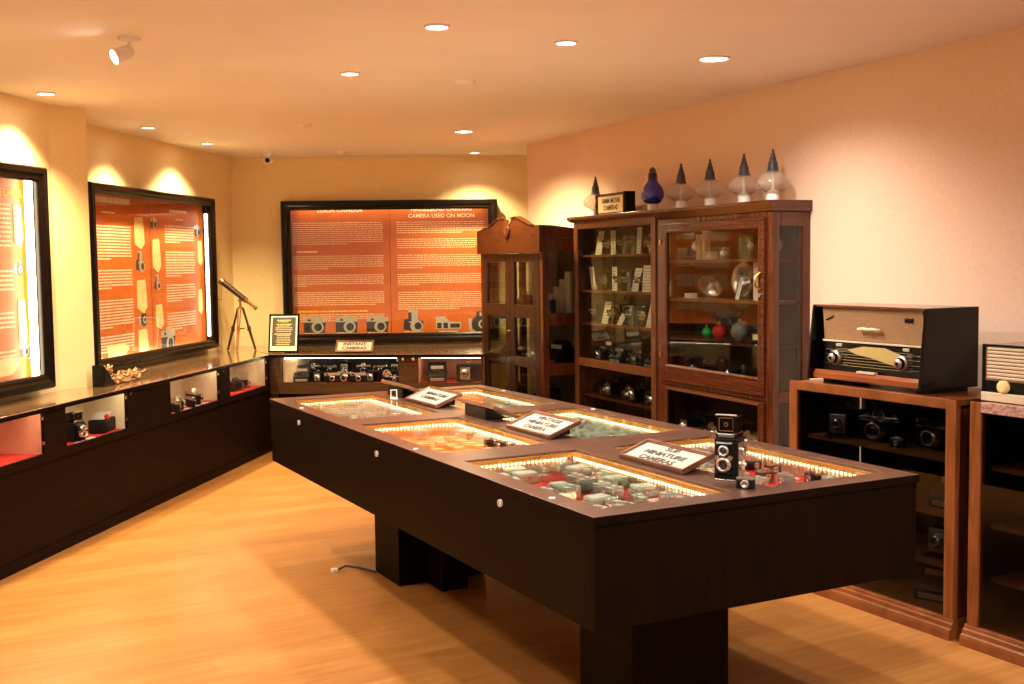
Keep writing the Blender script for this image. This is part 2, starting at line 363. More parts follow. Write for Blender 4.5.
def cam_range(name='rangefinder_camera', s=1, body=M_BLACK):
    t = thing(name, 'x', 'camera')
    MB().box(-.065*s, .065*s, -.014*s, .016*s, 0, .052*s).build('body', body, t, .008*s)
    MB().box(-.063*s, .063*s, -.013*s, .015*s, .052*s, .075*s).build('top_plate', M_CHROME, t, .004*s)
    MB().box(-.052*s, -.03*s, -.0135*s, -.012*s, .057*s, .069*s).build('viewfinder_window', M_LENS, t)
    l = MB().lathe([(.024*s, -.014*s), (.024*s, -.026*s), (.020*s, -.028*s), (.020*s, -.042*s), (.015*s, -.041*s)], (0, 0, .032*s), 20, 'y', cap=False).build('lens_barrel', M_CHROME, t)
    MB().lathe([(.0001, -.039*s), (.016*s, -.037*s)], (0, 0, .032*s), 16, 'y', cap=False).build('lens_glass', M_LENS, l)
    MB().ring((.045*s, 0, .075*s), (.045*s, 0, .083*s), .009*s, n=12).build('dial', M_CHROME, t)
    return t
def cam_fold(name='folding_camera', s=1):
    t = thing(name, 'x', 'camera')
    MB().box(-.08*s, .08*s, -.01*s, .025*s, 0, .11*s).build('body', M_BLACK, t, .008*s)
    MB().box(-.05*s, .05*s, -.10*s, -.01*s, .004*s, .010*s).build('bed', M_BLACK, t, .002*s)
    b = MB()
    for k in range(7):
        z = .04-.002*k; y = -.012-.010*k; hw = .046-.0028*k
        b.box(-hw*s, hw*s, (y-.008)*s, y*s, (.058-hw)*s, (.058+hw*.95)*s)
    b.build('bellows', M_BLKG, t)
    MB().box(-.032*s, .032*s, -.09*s, -.083*s, .02*s, .095*s).build('lens_board', M_STEEL, t, .002*s)
    l = MB().lathe([(.024*s, -.09*s), (.024*s, -.098*s), (.015*s, -.10*s), (.015*s, -.108*s), (.011*s, -.106*s)], (0, 0, .058*s), 20, 'y', cap=False).build('lens_barrel', M_CHROME, t)
    MB().lathe([(.0001, -.105*s), (.012*s, -.104*s)], (0, 0, .058*s), 16, 'y', cap=False).build('lens_glass', M_LENS, l)
    MB().box(-.012*s, .012*s, -.005*s, .012*s, .11*s, .128*s).build('viewfinder', M_CHROME, t, .002*s)
    return t
def cam_cine(name='cine_camera', s=1, body=M_BLKG):
    t = thing(name, 'x', 'movie camera')
    MB().box(-.024*s, .024*s, -.05*s, .06*s, 0, .12*s).build('body', body, t, .01*s)
    MB().ring((0, -.05*s, .07*s), (0, -.056*s, .07*s), .03*s, n=24).build('lens_turret', M_CHROME, t)
    for dx, dz, r, L in ((0, .085, .010, .04), (-.014, .062, .008, .025), (.014, .062, .008, .02)):
        l = MB().ring((dx*s, -.056*s, dz*s), (dx*s, -(.056+L)*s, dz*s), r*s, r*1.2*s, n=14).build('lens_barrel', M_CHROME, t)
        MB().lathe([(.0001, -(.0575+L)*s), (r*.8*s, -(.0572+L)*s)], (dx*s, 0, dz*s), 12, 'y', cap=False).build('lens_glass', M_LENS, l)
    MB().tube([(0, -.03*s, .12*s), (0, -.025*s, .14*s), (0, .03*s, .14*s), (0, .035*s, .12*s)], .004*s, 6).build('handle', M_CHROME, t)
    MB().ring((.024*s, .02*s, .05*s), (.034*s, .02*s, .05*s), .014*s, n=16).build('winding_key', M_CHROME, t)
    return t
def cam_instant(name='instant_camera', s=1):
    t = thing(name, 'x', 'camera')
    MB().prism([(-.09*s, 0), (.07*s, 0), (.07*s, .10*s), (.02*s, .16*s), (-.03*s, .10*s), (-.09*s, .055*s)], -.075*s, .075*s, 'x').build('body', M_BLACK, t, .006*s)
    MB().box(-.055*s, .06*s, -.095*s, -.088*s, .012*s, .035*s).build('film_slot', M_STEEL, t, .002*s)
    MB().box(-.05*s, .05*s, -.03*s, -.02*s, .105*s, .13*s).build('label_plate', M_SILV, t)
    l = MB().ring((-.02*s, -.04*s, .08*s), (-.02*s, -.07*s, .075*s), .024*s, n=20).build('lens_barrel', M_BLKG, t)
    MB().ring((-.02*s, -.07*s, .075*s), (-.02*s, -.072*s, .0745*s), .014*s, n=16).build('lens_glass', M_LENS, l)
    return t
def tlr(name='twin_lens_reflex_camera', s=1, hood=True):
    t = thing(name, 'x', 'camera')
    MB().box(-.037*s, .037*s, -.03*s, .048*s, .006*s, .135*s).build('body', M_BLACK, t, .004*s)
    MB().box(-.034*s, .034*s, -.028*s, .044*s, 0, .008*s).ring((0, -.024*s, .002*s), (0, -.036*s, .002*s), .006*s, n=12).build('base_plate', M_CHROME, t, .002*s)
    MB().box(-.031*s, .031*s, -.044*s, -.030*s, .022*s, .126*s).build('lens_board', M_BLKG, t, .008*s)
    for z, r, mm in ((.099, .017, M_GREYM), (.056, .023, M_CHROME)):
        l = MB().lathe([(r*s, -.044*s), (r*s, -.054*s), (r*.86*s, -.058*s), (r*.66*s, -.058*s), (r*.6*s, -.050*s)], (0, 0, z*s), 28, 'y', cap=False).build('lens_barrel', M_CHROME, t)
        MB().lathe([(.0001, -.053*s), (r*.4*s, -.052*s), (r*.62*s, -.049*s)], (0, 0, z*s), 24, 'y', cap=False).build('lens_glass', M_LENS, l)
    MB().ring((-.020*s, -.044*s, .077*s), (-.020*s, -.054*s, .077*s), .008*s, n=14).ring((.021*s, -.044*s, .078*s), (.021*s, -.054*s, .078*s), .008*s, n=14).build('setting_wheel', M_CHROME, t)
    MB().box(-.033*s, .033*s, -.026*s, .044*s, .135*s, .150*s).build('hood_base', M_BLKG, t, .003*s)
    MB().box(-.026*s, .026*s, -.0265*s, -.0245*s, .137*s, .148*s).build('name_plate', M_STEEL, t, .001*s)
    h = MB()
    h.box(-.030*s, .030*s, -.025*s, -.022*s, .150*s, .205*s).box(-.030*s, .030*s, .036*s, .039*s, .150*s, .195*s)
    h.box(-.030*s, -.027*s, -.022*s, .036*s, .150*s, .200*s).box(.027*s, .030*s, -.022*s, .036*s, .150*s, .200*s)
    h = h.build('viewing_hood', M_BLKG, t, .001*s)
    MB().frame(-.023*s, .023*s, .156*s, .198*s, .002*s, -.0265*s, -.025*s).lathe([(.004*s, -.0262*s), (.007*s, -.0262*s)], (0, 0, .177*s), 16, 'y', cap=False).build('hood_badge', M_BRASS, h)
    MB().box(-.033*s, .033*s, -.030*s, -.020*s, .204*s, .208*s).build('hood_lid', M_STEEL, h, .001*s)
    k = MB().ring((.037*s, .01*s, .095*s), (.050*s, .01*s, .095*s), .014*s, n=20).build('focus_knob', M_CHROME, t)
    c = MB().tube([(.037*s, .005*s, .05*s), (.052*s, .005*s, .05*s), (.056*s, -.012*s, .058*s)], .004*s, 8).ring((.037*s, .005*s, .05*s), (.045*s, .005*s, .05*s), .017*s, n=18)
    c.build('film_crank', M_CHROME, t)
    MB().box(.0372*s, .039*s, -.02*s, .04*s, .015*s, .12*s).build('side_plate', M_STEEL, t, .0005*s)
    return t
def mini_cam(name, body, top, s=1, lensr=.009):
    t = thing(name, 'x', 'camera')
    MB().box(-.026*s, .026*s, -.010*s, .012*s, 0, .026*s).build('body', body, t, .003*s)
    MB().box(-.025*s, .025*s, -.0095*s, .0115*s, .026*s, .033*s).box(-.008*s, .008*s, -.008*s, .009*s, .033*s, .038*s).build('top_plate', top, t, .001*s)
    MB().lathe([(lensr*s, -.010*s), (lensr*s, -.018*s), (lensr*.7*s, -.019*s), (lensr*.62*s, -.016*s), (.0001, -.0155*s)], (0, 0, .014*s), 14, 'y', cap=False).build('lens_barrel', M_CHROME, t)
    return t
PLACE = []   # prototypes are used once themselves before they are copied
USED = set()
def put(proto, frm, x, y, z, yaw, label, group=None, scale=None, rx=0):
    loc = frm.p(x, y, z); rz = frm.a+yaw
    if proto.name not in USED:
        USED.add(proto.name)
        if proto.name not in CH: CH[proto.name] = [(c, kids(c)) for c in kids(proto)]
        proto.location = loc; proto.rotation_euler = (rx, 0, rz); proto['label'] = label
        if group: proto['group'] = group
        if scale: proto.scale = scale if isinstance(scale, tuple) else (scale,)*3
        return proto
    r = dup(proto, loc, rz, label, group, rx, 0, scale)
    if not scale: r.scale = (1, 1, 1)
    return r
P_SLR = cam_slr(); P_RNG = cam_range(); P_FOLD = cam_fold(); P_CINE = cam_cine(); P_INST = cam_instant(); P_TLR = tlr()
P_CINES = cam_cine('cine_camera', 1, M_STEEL)

# ================================================================ DISPLAY TABLE
t = thing('display_table', 'long dark display table with six lit glass topped compartments in the middle of the room', 'display table', FTB.p(0, 0, 0), FTB.a)
TAB = t
ox = [(.085, .58), (.735, 1.245)]; oy = [(.10, 1.08), (1.29, 2.22), (2.42, 3.38)]
ZB = ZT-.35; zt0 = ZT-.028; FLZ = ZT-.078
xs = [0, ox[0][0], ox[0][1], ox[1][0], ox[1][1], TW]; ys = [0, oy[0][0], oy[0][1], oy[1][0], oy[1][1], oy[2][0], oy[2][1], TL]
b = MB(); vid = {}
def V(i, j, z):
    k = (i, j, z)
    if k not in vid: vid[k] = len(b.v); b.v.append((xs[i], ys[j], z))
    return vid[k]
def Q(*a, m=0): b.f.append(list(a)); b.mi.append(m); b.sm.append(False)
for i in range(5):
    for j in range(7):
        hole = i in (1, 3) and j in (1, 3, 5)
        if not hole:
            Q(V(i, j, ZT), V(i+1, j, ZT), V(i+1, j+1, ZT), V(i, j+1, ZT)); Q(V(i, j, zt0), V(i, j+1, zt0), V(i+1, j+1, zt0), V(i+1, j, zt0))
        else:
            for (p, q) in (((i, j), (i+1, j)), ((i+1, j), (i+1, j+1)), ((i+1, j+1), (i, j+1)), ((i, j+1), (i, j))):
                Q(V(*p, ZT), V(*p, zt0), V(*q, zt0), V(*q, ZT))
for i in range(5):
    Q(V(i, 0, ZT), V(i, 0, zt0), V(i+1, 0, zt0), V(i+1, 0, ZT), m=1); Q(V(i, 7, ZT), V(i+1, 7, ZT), V(i+1, 7, zt0), V(i, 7, zt0), m=1)
for j in range(7):
    Q(V(0, j, ZT), V(0, j+1, ZT), V(0, j+1, zt0), V(0, j, zt0), m=1); Q(V(5, j, ZT), V(5, j, zt0), V(5, j+1, zt0), V(5, j+1, ZT), m=1)
b.build('top_frame', [M_TTOP, M_TABLE], t, .0015)
g = .008
s_ = MB().box(g, TW-g, g, g+.018, ZB, zt0).box(g, TW-g, TL-g-.018, TL-g, ZB, zt0).box(g, g+.018, g+.018, TL-g-.018, ZB, zt0).box(TW-g-.018, TW-g, g+.018, TL-g-.018, ZB, zt0)
s_.box(g+.018, TW-g-.018, g+.018, TL-g-.018, ZB, ZB+.018)
s_.build('box_body', M_TABLE, t, .001)
for (x0, x1, y0, y1) in ((.33, .73, .30, .64), (.33, .80, 2.39, 2.72), (.48, .62, 2.20, 2.388)):
    MB().box(x0, x1, y0, y1, 0, ZB).build('leg', M_TABLE, t, .002)
cloths = {(0, 0): M_RED, (1, 0): M_RED, (0, 1): M_ORBOX, (1, 1): M_MINT, (0, 2): M_CREAM, (1, 2): M_CREAM}
for i in (0, 1):
    for j in (0, 1, 2):
        x0, x1 = ox[i]; y0, y1 = oy[j]
        w_ = .006
        MB().box(x0-w_, x1+w_, y0-w_, y1+w_, FLZ-.012, FLZ-.004).box(x0-w_, x0, y0-w_, y1+w_, FLZ-.004, zt0).box(x1, x1+w_, y0-w_, y1+w_, FLZ-.004, zt0).box(x0, x1, y0-w_, y0, FLZ-.004, zt0).box(x0, x1, y1, y1+w_, FLZ-.004, zt0).build('compartment_tray', M_CREAM, t)
        MB().box(x0+.003, x1-.003, y0+.003, y1-.003, FLZ-.003, FLZ-.0005).build('tray_lining', cloths[(i, j)], t)
        MB().box(x0+.0005, x1-.0005, y0+.0005, y1-.0005, ZT-.009, ZT-.004).build('glass_pane', M_GLASS, t)
        # gold channels with bead lights along the far end and along the outer long side
        gch = MB().box(x0+.001, x1-.001, y1-.016, y1-.001, zt0-.010, ZT-.0095).box(x1-.024, x1-.001, y0+.002, y1-.017, zt0-.008, ZT-.0095)
        gc = gch.build('led_channel', M_GOLD, t)
        bd = MB(); n = 26
        for k in range(n):
            xx = x0+.015+(x1-x0-.04)*k/(n-1); bd.box(xx-.004, xx+.004, y1-.0195, y1-.016, zt0-.006, zt0+.002)
        n = 44
        for k in range(n):
            yy = y0+.02+(y1-y0-.05)*k/(n-1); bd.box(x1-.0275, x1-.024, yy-.004, yy+.004, zt0-.005, zt0+.003)
        bd.build('led_beads', M_LED, gc)
MB().box(.325, .329, .11, 1.05, FLZ, FLZ+.055).box(.09, .57, .60, .604, FLZ, FLZ+.055).build('glass_divider', glass('divider_glass', (.8, .9, .85), 2.5), t)
for y in (2.937, 1.800, 0.616):
    l = MB().ring((g+.001, y, ZT-.070), (g-.008, y, ZT-.070), .013, n=16).build('lock', M_PLAST, t)
    MB().box(g-.0095, g-.0075, y-.0015, y+.0015, ZT-.077, ZT-.063).build('keyhole', M_INK, l)
k = MB()
for x, y in ((.03, .30), (.03, 1.42), (.03, 2.97), (1.285, .9), (1.285, 2.1), (1.285, 3.1), (.655, 3.0)): k.ring((x, y, ZT), (x, y, ZT+.003), .011, n=14)
k.build('top_stud', M_PLAST, t)

# ---- contents of the table compartments
P_MA = mini_cam('miniature_camera', M_GREEN, M_SILV, 1); P_MB_ = mini_cam('miniature_camera', M_SILV, M_MINT, .95); P_MC = mini_cam('miniature_camera', M_BLACK, M_CHROME, 1)
def mini_case():
    t = thing('camera_case', 'x', 'case')
    MB().box(-.045, .045, -.035, .035, 0, .022).build('base', M_GREEN, t, .004)
    MB().box(-.040, .040, -.030, .030, .022, .040).build('lid', M_MINT, t, .006)
    MB().box(-.008, .008, -.037, -.035, .014, .026).build('clasp', M_CHROME, t)
    return t
def mini_card():
    t = thing('caption_card', 'x', 'card')
    MB().box(-.030, .030, -.020, .020, 0, .0015).build('card', M_WHITE, t)
    r = MB()
    for k in range(3): r.box(-.024, .018-.006*k, -.012+.009*k, -.009+.009*k, .0015, .0019)
    r.build('print', M_INK, t)
    return t
def film_box():
    t = thing('film_box', 'x', 'box')
    MB().box(-.026, .026, -.031, .031, 0, .024).build('carton', M_ORBOX, t, .002)
    MB().box(-.018, .018, -.018, .018, .024, .0245).build('printed_label', M_TAG, t)
    return t
P_CASE = mini_case(); P_CARD = mini_card(); P_FILM = film_box()
CN = {(0, 0): 'nearest left compartment', (1, 0): 'nearest right compartment', (0, 1): 'middle left compartment', (1, 1): 'middle right compartment', (0, 2): 'far left compartment', (1, 2): 'far right compartment'}
def fill(i, j, pitchx, pitchy, kinds, skip=.12, xr=None, yr=None):
    x0, x1 = xr or ox[i]; y0, y1 = yr or oy[j]
    nx = max(1, int((x1-x0-.03)/pitchx)); ny = max(1, int((y1-y0-.03)/pitchy))
    for a in range(nx):
        for c in range(ny):
            if random.random() < skip: continue
            x = x0+.015+(x1-x0-.03)*(a+.5)/nx+random.uniform(-.006, .006); y = y0+.015+(y1-y0-.03)*(c+.5)/ny+random.uniform(-.006, .006)
            pr, desc, grp, sc = random.choice(kinds)
            put(pr, FTB, x, y, FLZ+.0005, random.choice([0, 0, -pi/2, .1, -.15])+random.uniform(-.08, .08), f'{desc} under the glass in the table\'s {CN[(i, j)]}', f'{grp} in the {CN[(i, j)]}', sc)
GA = (P_MA, 'tiny grey green camera', 'grey green miniature cameras', 1.35); GB = (P_MB_, 'tiny pale silver camera', 'pale silver miniature cameras', 1.35); GC = (P_MC, 'tiny black and chrome camera', 'black miniature cameras', 1.3)
GK = (P_CASE, 'small grey green camera case', 'miniature camera cases', 1.0); GD = (P_CARD, 'small white caption card', 'caption cards', 1.0)
fill(0, 0, .094, .082, [GA, GB, GK, GK, GD, GB], .20)
fill(1, 0, .10, .105, [GB, GA, GC, GD, GB], .25)
fill(0, 1, .078, .090, [(P_FILM, 'small orange film box', 'orange film boxes', 1.0)], .02, xr=(.085, .50), yr=(1.34, 2.02))
fill(0, 1, .09, .08, [GB, GD], .1, xr=(.085, .50), yr=(2.03, 2.21))
fill(0, 1, .075, .10, [GA, GC, GK], .1, xr=(.50, .58))
fill(1, 1, .095, .085, [GA, GB, GK, GB], .12)
fill(0, 2, .09, .085, [GA, GB, GD, GB], .12)
fill(1, 2, .095, .085, [GA, GK, GB], .1, yr=(2.42, 2.98))
fill(1, 2, .078, .085, [(P_FILM, 'small orange film box', 'orange film boxes', 1.0)], .05, yr=(3.0, 3.34))

# ---- signs on the table
def desk_sign(lines, wd, dp, tilt, label, size, frm, x, y, z, yaw, frame_m=M_FRAME):
    t = thing('tabletop_sign', label, 'sign', frm.p(x, y, z), frm.a+yaw)
    # built lying flat: width along x, text top towards +y, then tilted about its front edge
    fr = MB().frame(-wd/2, wd/2, 0, dp, .018, -.012, .006).rot(-pi/2+tilt, 'x').move((0, 0, .0065))
    def tl(mb): return mb.rot(-pi/2+tilt, 'x').move((0, 0, .0065))
    fr.build('frame', wood('sign_frame_wood', (.10, .035, .02), (.22, .10, .06), .3), t)
    pg = tl(MB().box(-wd/2+.014, wd/2-.014, -.004, .004, .014, dp-.014)).build('paper', M_PAPER, t)
    R_ = Matrix.Rotation(-pi/2+tilt, 3, 'X')
    n = len(lines)
    for k, s in enumerate(lines):
        zc = dp/2+(n-1-2*k)*size*.56
        c = R_ @ Vector((0, -.005, zc)); text(s, size, pg, M_INK, (c.x, c.y, c.z+.0065), (tilt, 0, 0), bold=size*.035, sx=1.35)
    hh = dp*sin(tilt); dd = dp*cos(tilt)
    MB().prism([(.02, 0), (dd*.98, 0), (dd*.98, hh-.006), (.30*dd, .3*hh-.006)], -wd*.28, wd*.28, 'x').build('stand', M_FRAME, t)
    return t
# table-facing signs: their lettering faces the near-left long side (rotate so text top points to +x of table)
yw = -pi/2
desk_sign(['SUB', 'MINIATURE', 'CAMERAS'], .41, .148, .33, 'cream framed sign reading SUB MINIATURE CAMERAS beside the twin lens camera', .036, FTB, .615, .615, ZT, yw)
desk_sign(['VINTAGE', 'MINIATURE', 'CAMERA'], .40, .165, .34, 'cream framed sign at the middle of the table top', .037, FTB, .61, 1.55, ZT, yw)
desk_sign(['MINIATURE', 'CAMERAS'], .41, .165, .36, 'cream framed sign at the far end of the table', .038, FTB, .615, 2.76, ZT, yw)
desk_sign(['CAMERAS'], .41, .16, .40, 'dark back of a tilted sign midway along the table', .038, FTB, .79, 2.15, ZT, -yw)
desk_sign(['CAMERAS'], .41, .16, .40, 'dark back of a tilted sign at the table\'s far end', .038, FTB, .79, 3.2, ZT, -yw)
t = thing('clear_stand', 'small clear acrylic stand beside the farthest sign back on the table', 'stand', FTB.p(.60, 3.10, ZT), FTB.a-.3)
MB().box(-.02, .02, -.02, .02, 0, .003).build('base', M_WHITE, t)
MB().frame(-.018, .018, .003, .05, .004, -.003, .003).build('upright', M_WHITE, t)

t = thing('red_paper_flag', 'small red paper flag in the near left compartment\'s far corner', 'flag', FTB.p(.52, 1.02, FLZ), FTB.a)
MB().ring((0, 0, 0), (0, 0, .066), .002, n=6).build('pin', M_CHROME, t)
MB().prism([(-.012, .062), (.012, .066), (.014, .036), (0, .028), (-.012, .036)], -.001, .001, 'y').build('flag', M_RED, t)
put(P_TLR, FTB, .695, .255, ZT, math.radians(-28.7)-FTB.a, 'black twin lens reflex camera standing on the table\'s near end', None, 1.1)
P_MC2 = mini_cam('miniature_camera', M_BLACK, M_CHROME, 1.15, .012)
put(P_MC2, FTB, .655, .115, ZT, math.radians(-22)-FTB.a, 'tiny black camera at the foot of the twin lens reflex camera')

# ---- floor cable end
t = thing('cable_connector', 'short black cable with white plug on the floor beside the far table leg', 'cable', FTB.p(.18, 2.78, 0), FTB.a)
MB().tube([(.14, -.10, .006), (.07, -.02, .02), (.02, .04, .022), (-.03, .03, .008)], .006).build('cable', M_CABLE, t)
MB().box(-.06, -.028, .015, .045, 0, .02).build('plug', M_PLAST, t, .003)

# ================================================================ LEFT COUNTER
CT = .84
t = thing('display_counter', 'long dark display counter with lit windows along the left wall', 'display counter', FL.p(0, 0, 0), FL.a)
XE = .316; XS = -10.2
opn = [(-4.75, -4.0), (-3.99, -3.25), (-3.01, -2.27), (-1.64, -.787), (-.573, .25)]
opn[0] = (-5.9, -5.1); opn[1] = (-4.05, -3.238)
z0, z1 = .582, .808
fr = MB(); prev = XS
for a, c in opn: fr.box(prev, a, 0, .02, z0, z1); prev = c
fr.box(prev, XE-.001, 0, .02, z0, z1)
fr.box(XS, XE-.001, 0, .02, .535, z0).box(XS, XE-.001, 0, .02, z1, CT-.025)
fr.box(XS, XE-.001, .02, .26, .535, .545)
fr.build('front_panel', M_COUNT, t)
MB().box(XS, XE+.05, .02, .05, 0, .535).build('base_panel', M_COUNT, t)
MB().box(XS, XE+.05, .012, .02, 0, .06).build('kick_board', M_COUNT, t)
# top slab follows the walls
c0 = FL.p(XE, -.015); cS = FL.p(XS, -.015)
def inv(fr_, p): q = Vector((p[0], p[1], 0))-fr_.o; return (q.dot(fr_.u), q.dot(fr_.n))
e = .002
poly = [(XS, -.015), (XE, -.015), inv(FL, (pW1[0]+.006, pW1[1]-.004)), inv(FL, (pW0[0]+.02, pW0[1]+.01)), inv(FL, (pC[0]+.004, pC[1]+.002)), inv(FL, (pA1[0]+.004, pA1[1]-.002)), (XS, inv(FL, (pA1[0], pA1[1]))[1]-.005)]
MB().prism(poly, CT-.025, CT).build('counter_top', M_STONE, t, .003)
MB().box(XS, XE, -.0195, -.0155, CT-.027, CT-.003).build('edge_strip', M_FRAME, t)
for n_, (a, c) in enumerate(opn):
    lm = M_PINK if n_ in (0, 1) else M_CREAM
    MB().box(a-.002, c+.002, .30, .305, z0-.03, z1+.004).box(a-.006, a-.001, .02, .30, z0-.03, z1+.004).box(c+.001, c+.006, .02, .30, z0-.03, z1+.004).build('case_lining', lm, t)
    MB().box(a, c, .021, .298, z0-.012, z0-.004).build('case_floor', M_RED, t)
    MB().box(a+.001, c-.001, .006, .010, z0+.001, z1-.001).build('glass_pane', M_GLASS, t)
    MB().box(a+.02, c-.02, .04, .05, z1-.006, z1-.001).build('led_strip', M_LEDS, t)
    h = MB()
    for zz in (z0+.05, z1-.04): h.box(c-.014, c-.002, -.002, .006, zz, zz+.02)
    h.build('glass_hinge', M_CHROME, t)
for x in (-2.235, -.705, .30): MB().ring((x, 0, .795), (x, -.008, .795), .010, n=14).build('lock', M_CHROME, t)
rdz = z0-.004
put(P_INST, FL, -4.0+.25, .15, rdz, .5, 'silver camera at the left edge window of the left counter', None, .8)
put(P_TLR, FL, -2.79, .08, rdz, -.1, 'black tall camera in the second left counter window', None, (1.6, 1.35, .85))
t = thing('box_camera', 'black box shaped camera with red and silver top in the second left counter window', 'camera', FL.p(-2.40, .10, rdz+.001), FL.a+.15)
MB().box(-.10, .10, -.05, .06, 0, .085).build('body', M_BLACK, t, .012)
MB().prism([(-.10, .088), (-.06, .115), (.05, .12), (.08, .088)], -.04, .045, 'y').build('top_plate', M_SILV, t, .004)
MB().prism([(-.105, .112), (-.06, .086), (-.02, .086), (-.055, .118)], -.052, -.042, 'y').build('red_strap', M_RED, t)
MB().ring((.10, .0, .05), (.15, .0, .055), .032, .028, 20).build('lens_barrel', M_BLKG, t)
MB().ring((.15, .0, .055), (.153, .0, .0553), .02, n=18).build('lens_glass', M_LENS, t)
for k, (x, y, pr, lab, sc) in enumerate([(-1.47, .06, P_RNG, 'small silver and black camera nearest in the left counter\'s third window', 1.2), (-1.32, .10, P_SLR, 'small chrome topped camera behind the nearest one in the left counter\'s third window', 1.0),
        (-1.17, .07, P_RNG, 'small chrome camera in the middle of the left counter\'s third window', 1.0), (-1.02, .11, P_SLR, 'chrome camera farthest along in the left counter\'s third window', 1.2)]):
    put(pr, FL, x, y, rdz, .9, lab, None, sc)
put(P_SLR, FL, -.42, .17, rdz, .6, 'black camera at the near side of the left counter\'s farthest window', None, 1.1)
put(P_FOLD, FL, -.16, .17, rdz, .9, 'long dark folding camera lying in the left counter\'s farthest window', None, (1.1, 1.2, .7))
put(P_FOLD, FL, .08, .20, rdz, .6, 'dark folding camera at the corner end of the left counter\'s farthest window', None, (1.1, 1.0, .7))
for k, (x, y) in enumerate([(-2.80, .05), (-2.70, .10), (-2.66, .04), (-1.30, .035), (-1.10, .05), (-.95, .05), (-1.48, .035)]):
    put(P_CARD, FL, x, y, rdz, .1, f'white caption card lying flat on red cloth in the left counter\'s {"second" if x < -2 else "third"} window', f'flat cards in the {"second" if x < -2 else "third"} left counter window', (1.4, 1.0, 1))

# ---- things standing on the left counter
t = thing('driftwood_ornament', 'gnarled pale driftwood piece lying on the left counter below the poster', 'ornament', FL.p(-1.88, .20, CT), FL.a)
b = MB()
rs = random.Random(4)
for k in range(34):
    x = rs.uniform(-.27, .10); y = rs.uniform(-.05, .05); pts = []; rad = []
    L = rs.uniform(.08, .22); a = rs.uniform(-1.0, 1.0); hz = rs.uniform(.012, .055) if x > -.12 else rs.uniform(.02, .125); dz = rs.uniform(-.05, .04); r0 = rs.uniform(.006, .014)
    for q in range(8):
        u = q/7; pts.append((x+L*u*cos(a), y+.35*L*u*sin(a)+.010*sin(6*u+k), max(r0, hz+dz*u+.012*sin(8*u+k)))); rad.append(r0*(1-.6*u)+.002*sin(11*u+k))
    b.tube(pts, rad, 7)
b.build('branches', M_DRIFT, t)
t = thing('wedge_stand', 'small black wedge shaped stand beside the driftwood and the wall column', 'stand', FL.p(-2.22, .20, CT), FL.a)
MB().prism([(-.03, 0), (.13, 0), (-.03, .14)], -.04, .04, 'y').build('wedge', M_BLKG, t, .003)
MB().prism([(-.02, .015), (.09, .015), (-.02, .11)], -.042, -.040, 'y').build('side_panel', M_BLACK, t)

t = thing('telescope', 'brown telescope on a wooden tripod in the far left corner', 'telescope', FB.p(-.415, .45, CT), FB.a)
d = Vector((.29, 0, -.226)).normalized(); ctr = Vector((.0, 0, .49))
tb = MB().ring(ctr-d*.20, ctr+d*.06, .026, .024, 18).build('tube', wood('telescope_leather', (.025, .010, .005), (.06, .024, .010), .4), t)
MB().ring(ctr-d*.225, ctr-d*.195, .031, .031, 18).ring(ctr+d*.06, ctr+d*.08, .026, .022, 18).ring(ctr+d*.08, ctr+d*.17, .014, .012, 16).ring(ctr+d*.17, ctr+d*.19, .018, .018, 16).build('fittings', mat('aged_brass', (.30, .17, .06), .35, .8), tb)
MB().tube([ctr-d*.21+Vector((0, 0, -.02)), ctr-d*.215+Vector((-.005, 0, -.12)), ctr-d*.20+Vector((-.02, 0, -.165))], .002, 6).lathe([(.0001, 0), (.02, 0), (.02, .004)], ctr-d*.22+Vector((-.015, 0, -.17)), 12).build('hanging_cap', M_BRASS, t)
MB().ring((0, 0, .385), (0, 0, .46), .010, n=12).ring((0, 0, .37), (0, 0, .392), .022, n=16).ring((0, -.014, .45), (0, .014, .45), .016, n=12).build('pivot', M_BRASS, t)
for k, a in enumerate((pi*.99, 0.02, -pi/2)):
    dx, dy = .13*cos(a), .11*sin(a)
    top = Vector((.022*cos(a), .022*sin(a), .38)); ft = Vector((dx, dy, .004)); mid = top.lerp(ft, .5)
    px_ = Vector((-sin(a), cos(a), 0))*.012
    lg = MB().tube([top+px_, mid+px_*.6], .0075, 6).tube([top-px_, mid-px_*.6], .0075, 6).tube([mid-(ft-top)*.08, ft], [.014, .010], 8)
    lg.ring(mid+Vector((0, 0, .02)), mid-Vector((0, 0, .02)), .016, n=10).build('leg', wood('tripod_dark_wood', (.03, .012, .006), (.07, .03, .014), .4) if k < 2 else wood('tripod_light_wood', (.25, .09, .03), (.36, .15, .05), .4), t)
MB().ring((0, 0, .19), (0, 0, .20), .035, n=3).build('spreader', M_BRASS, t)

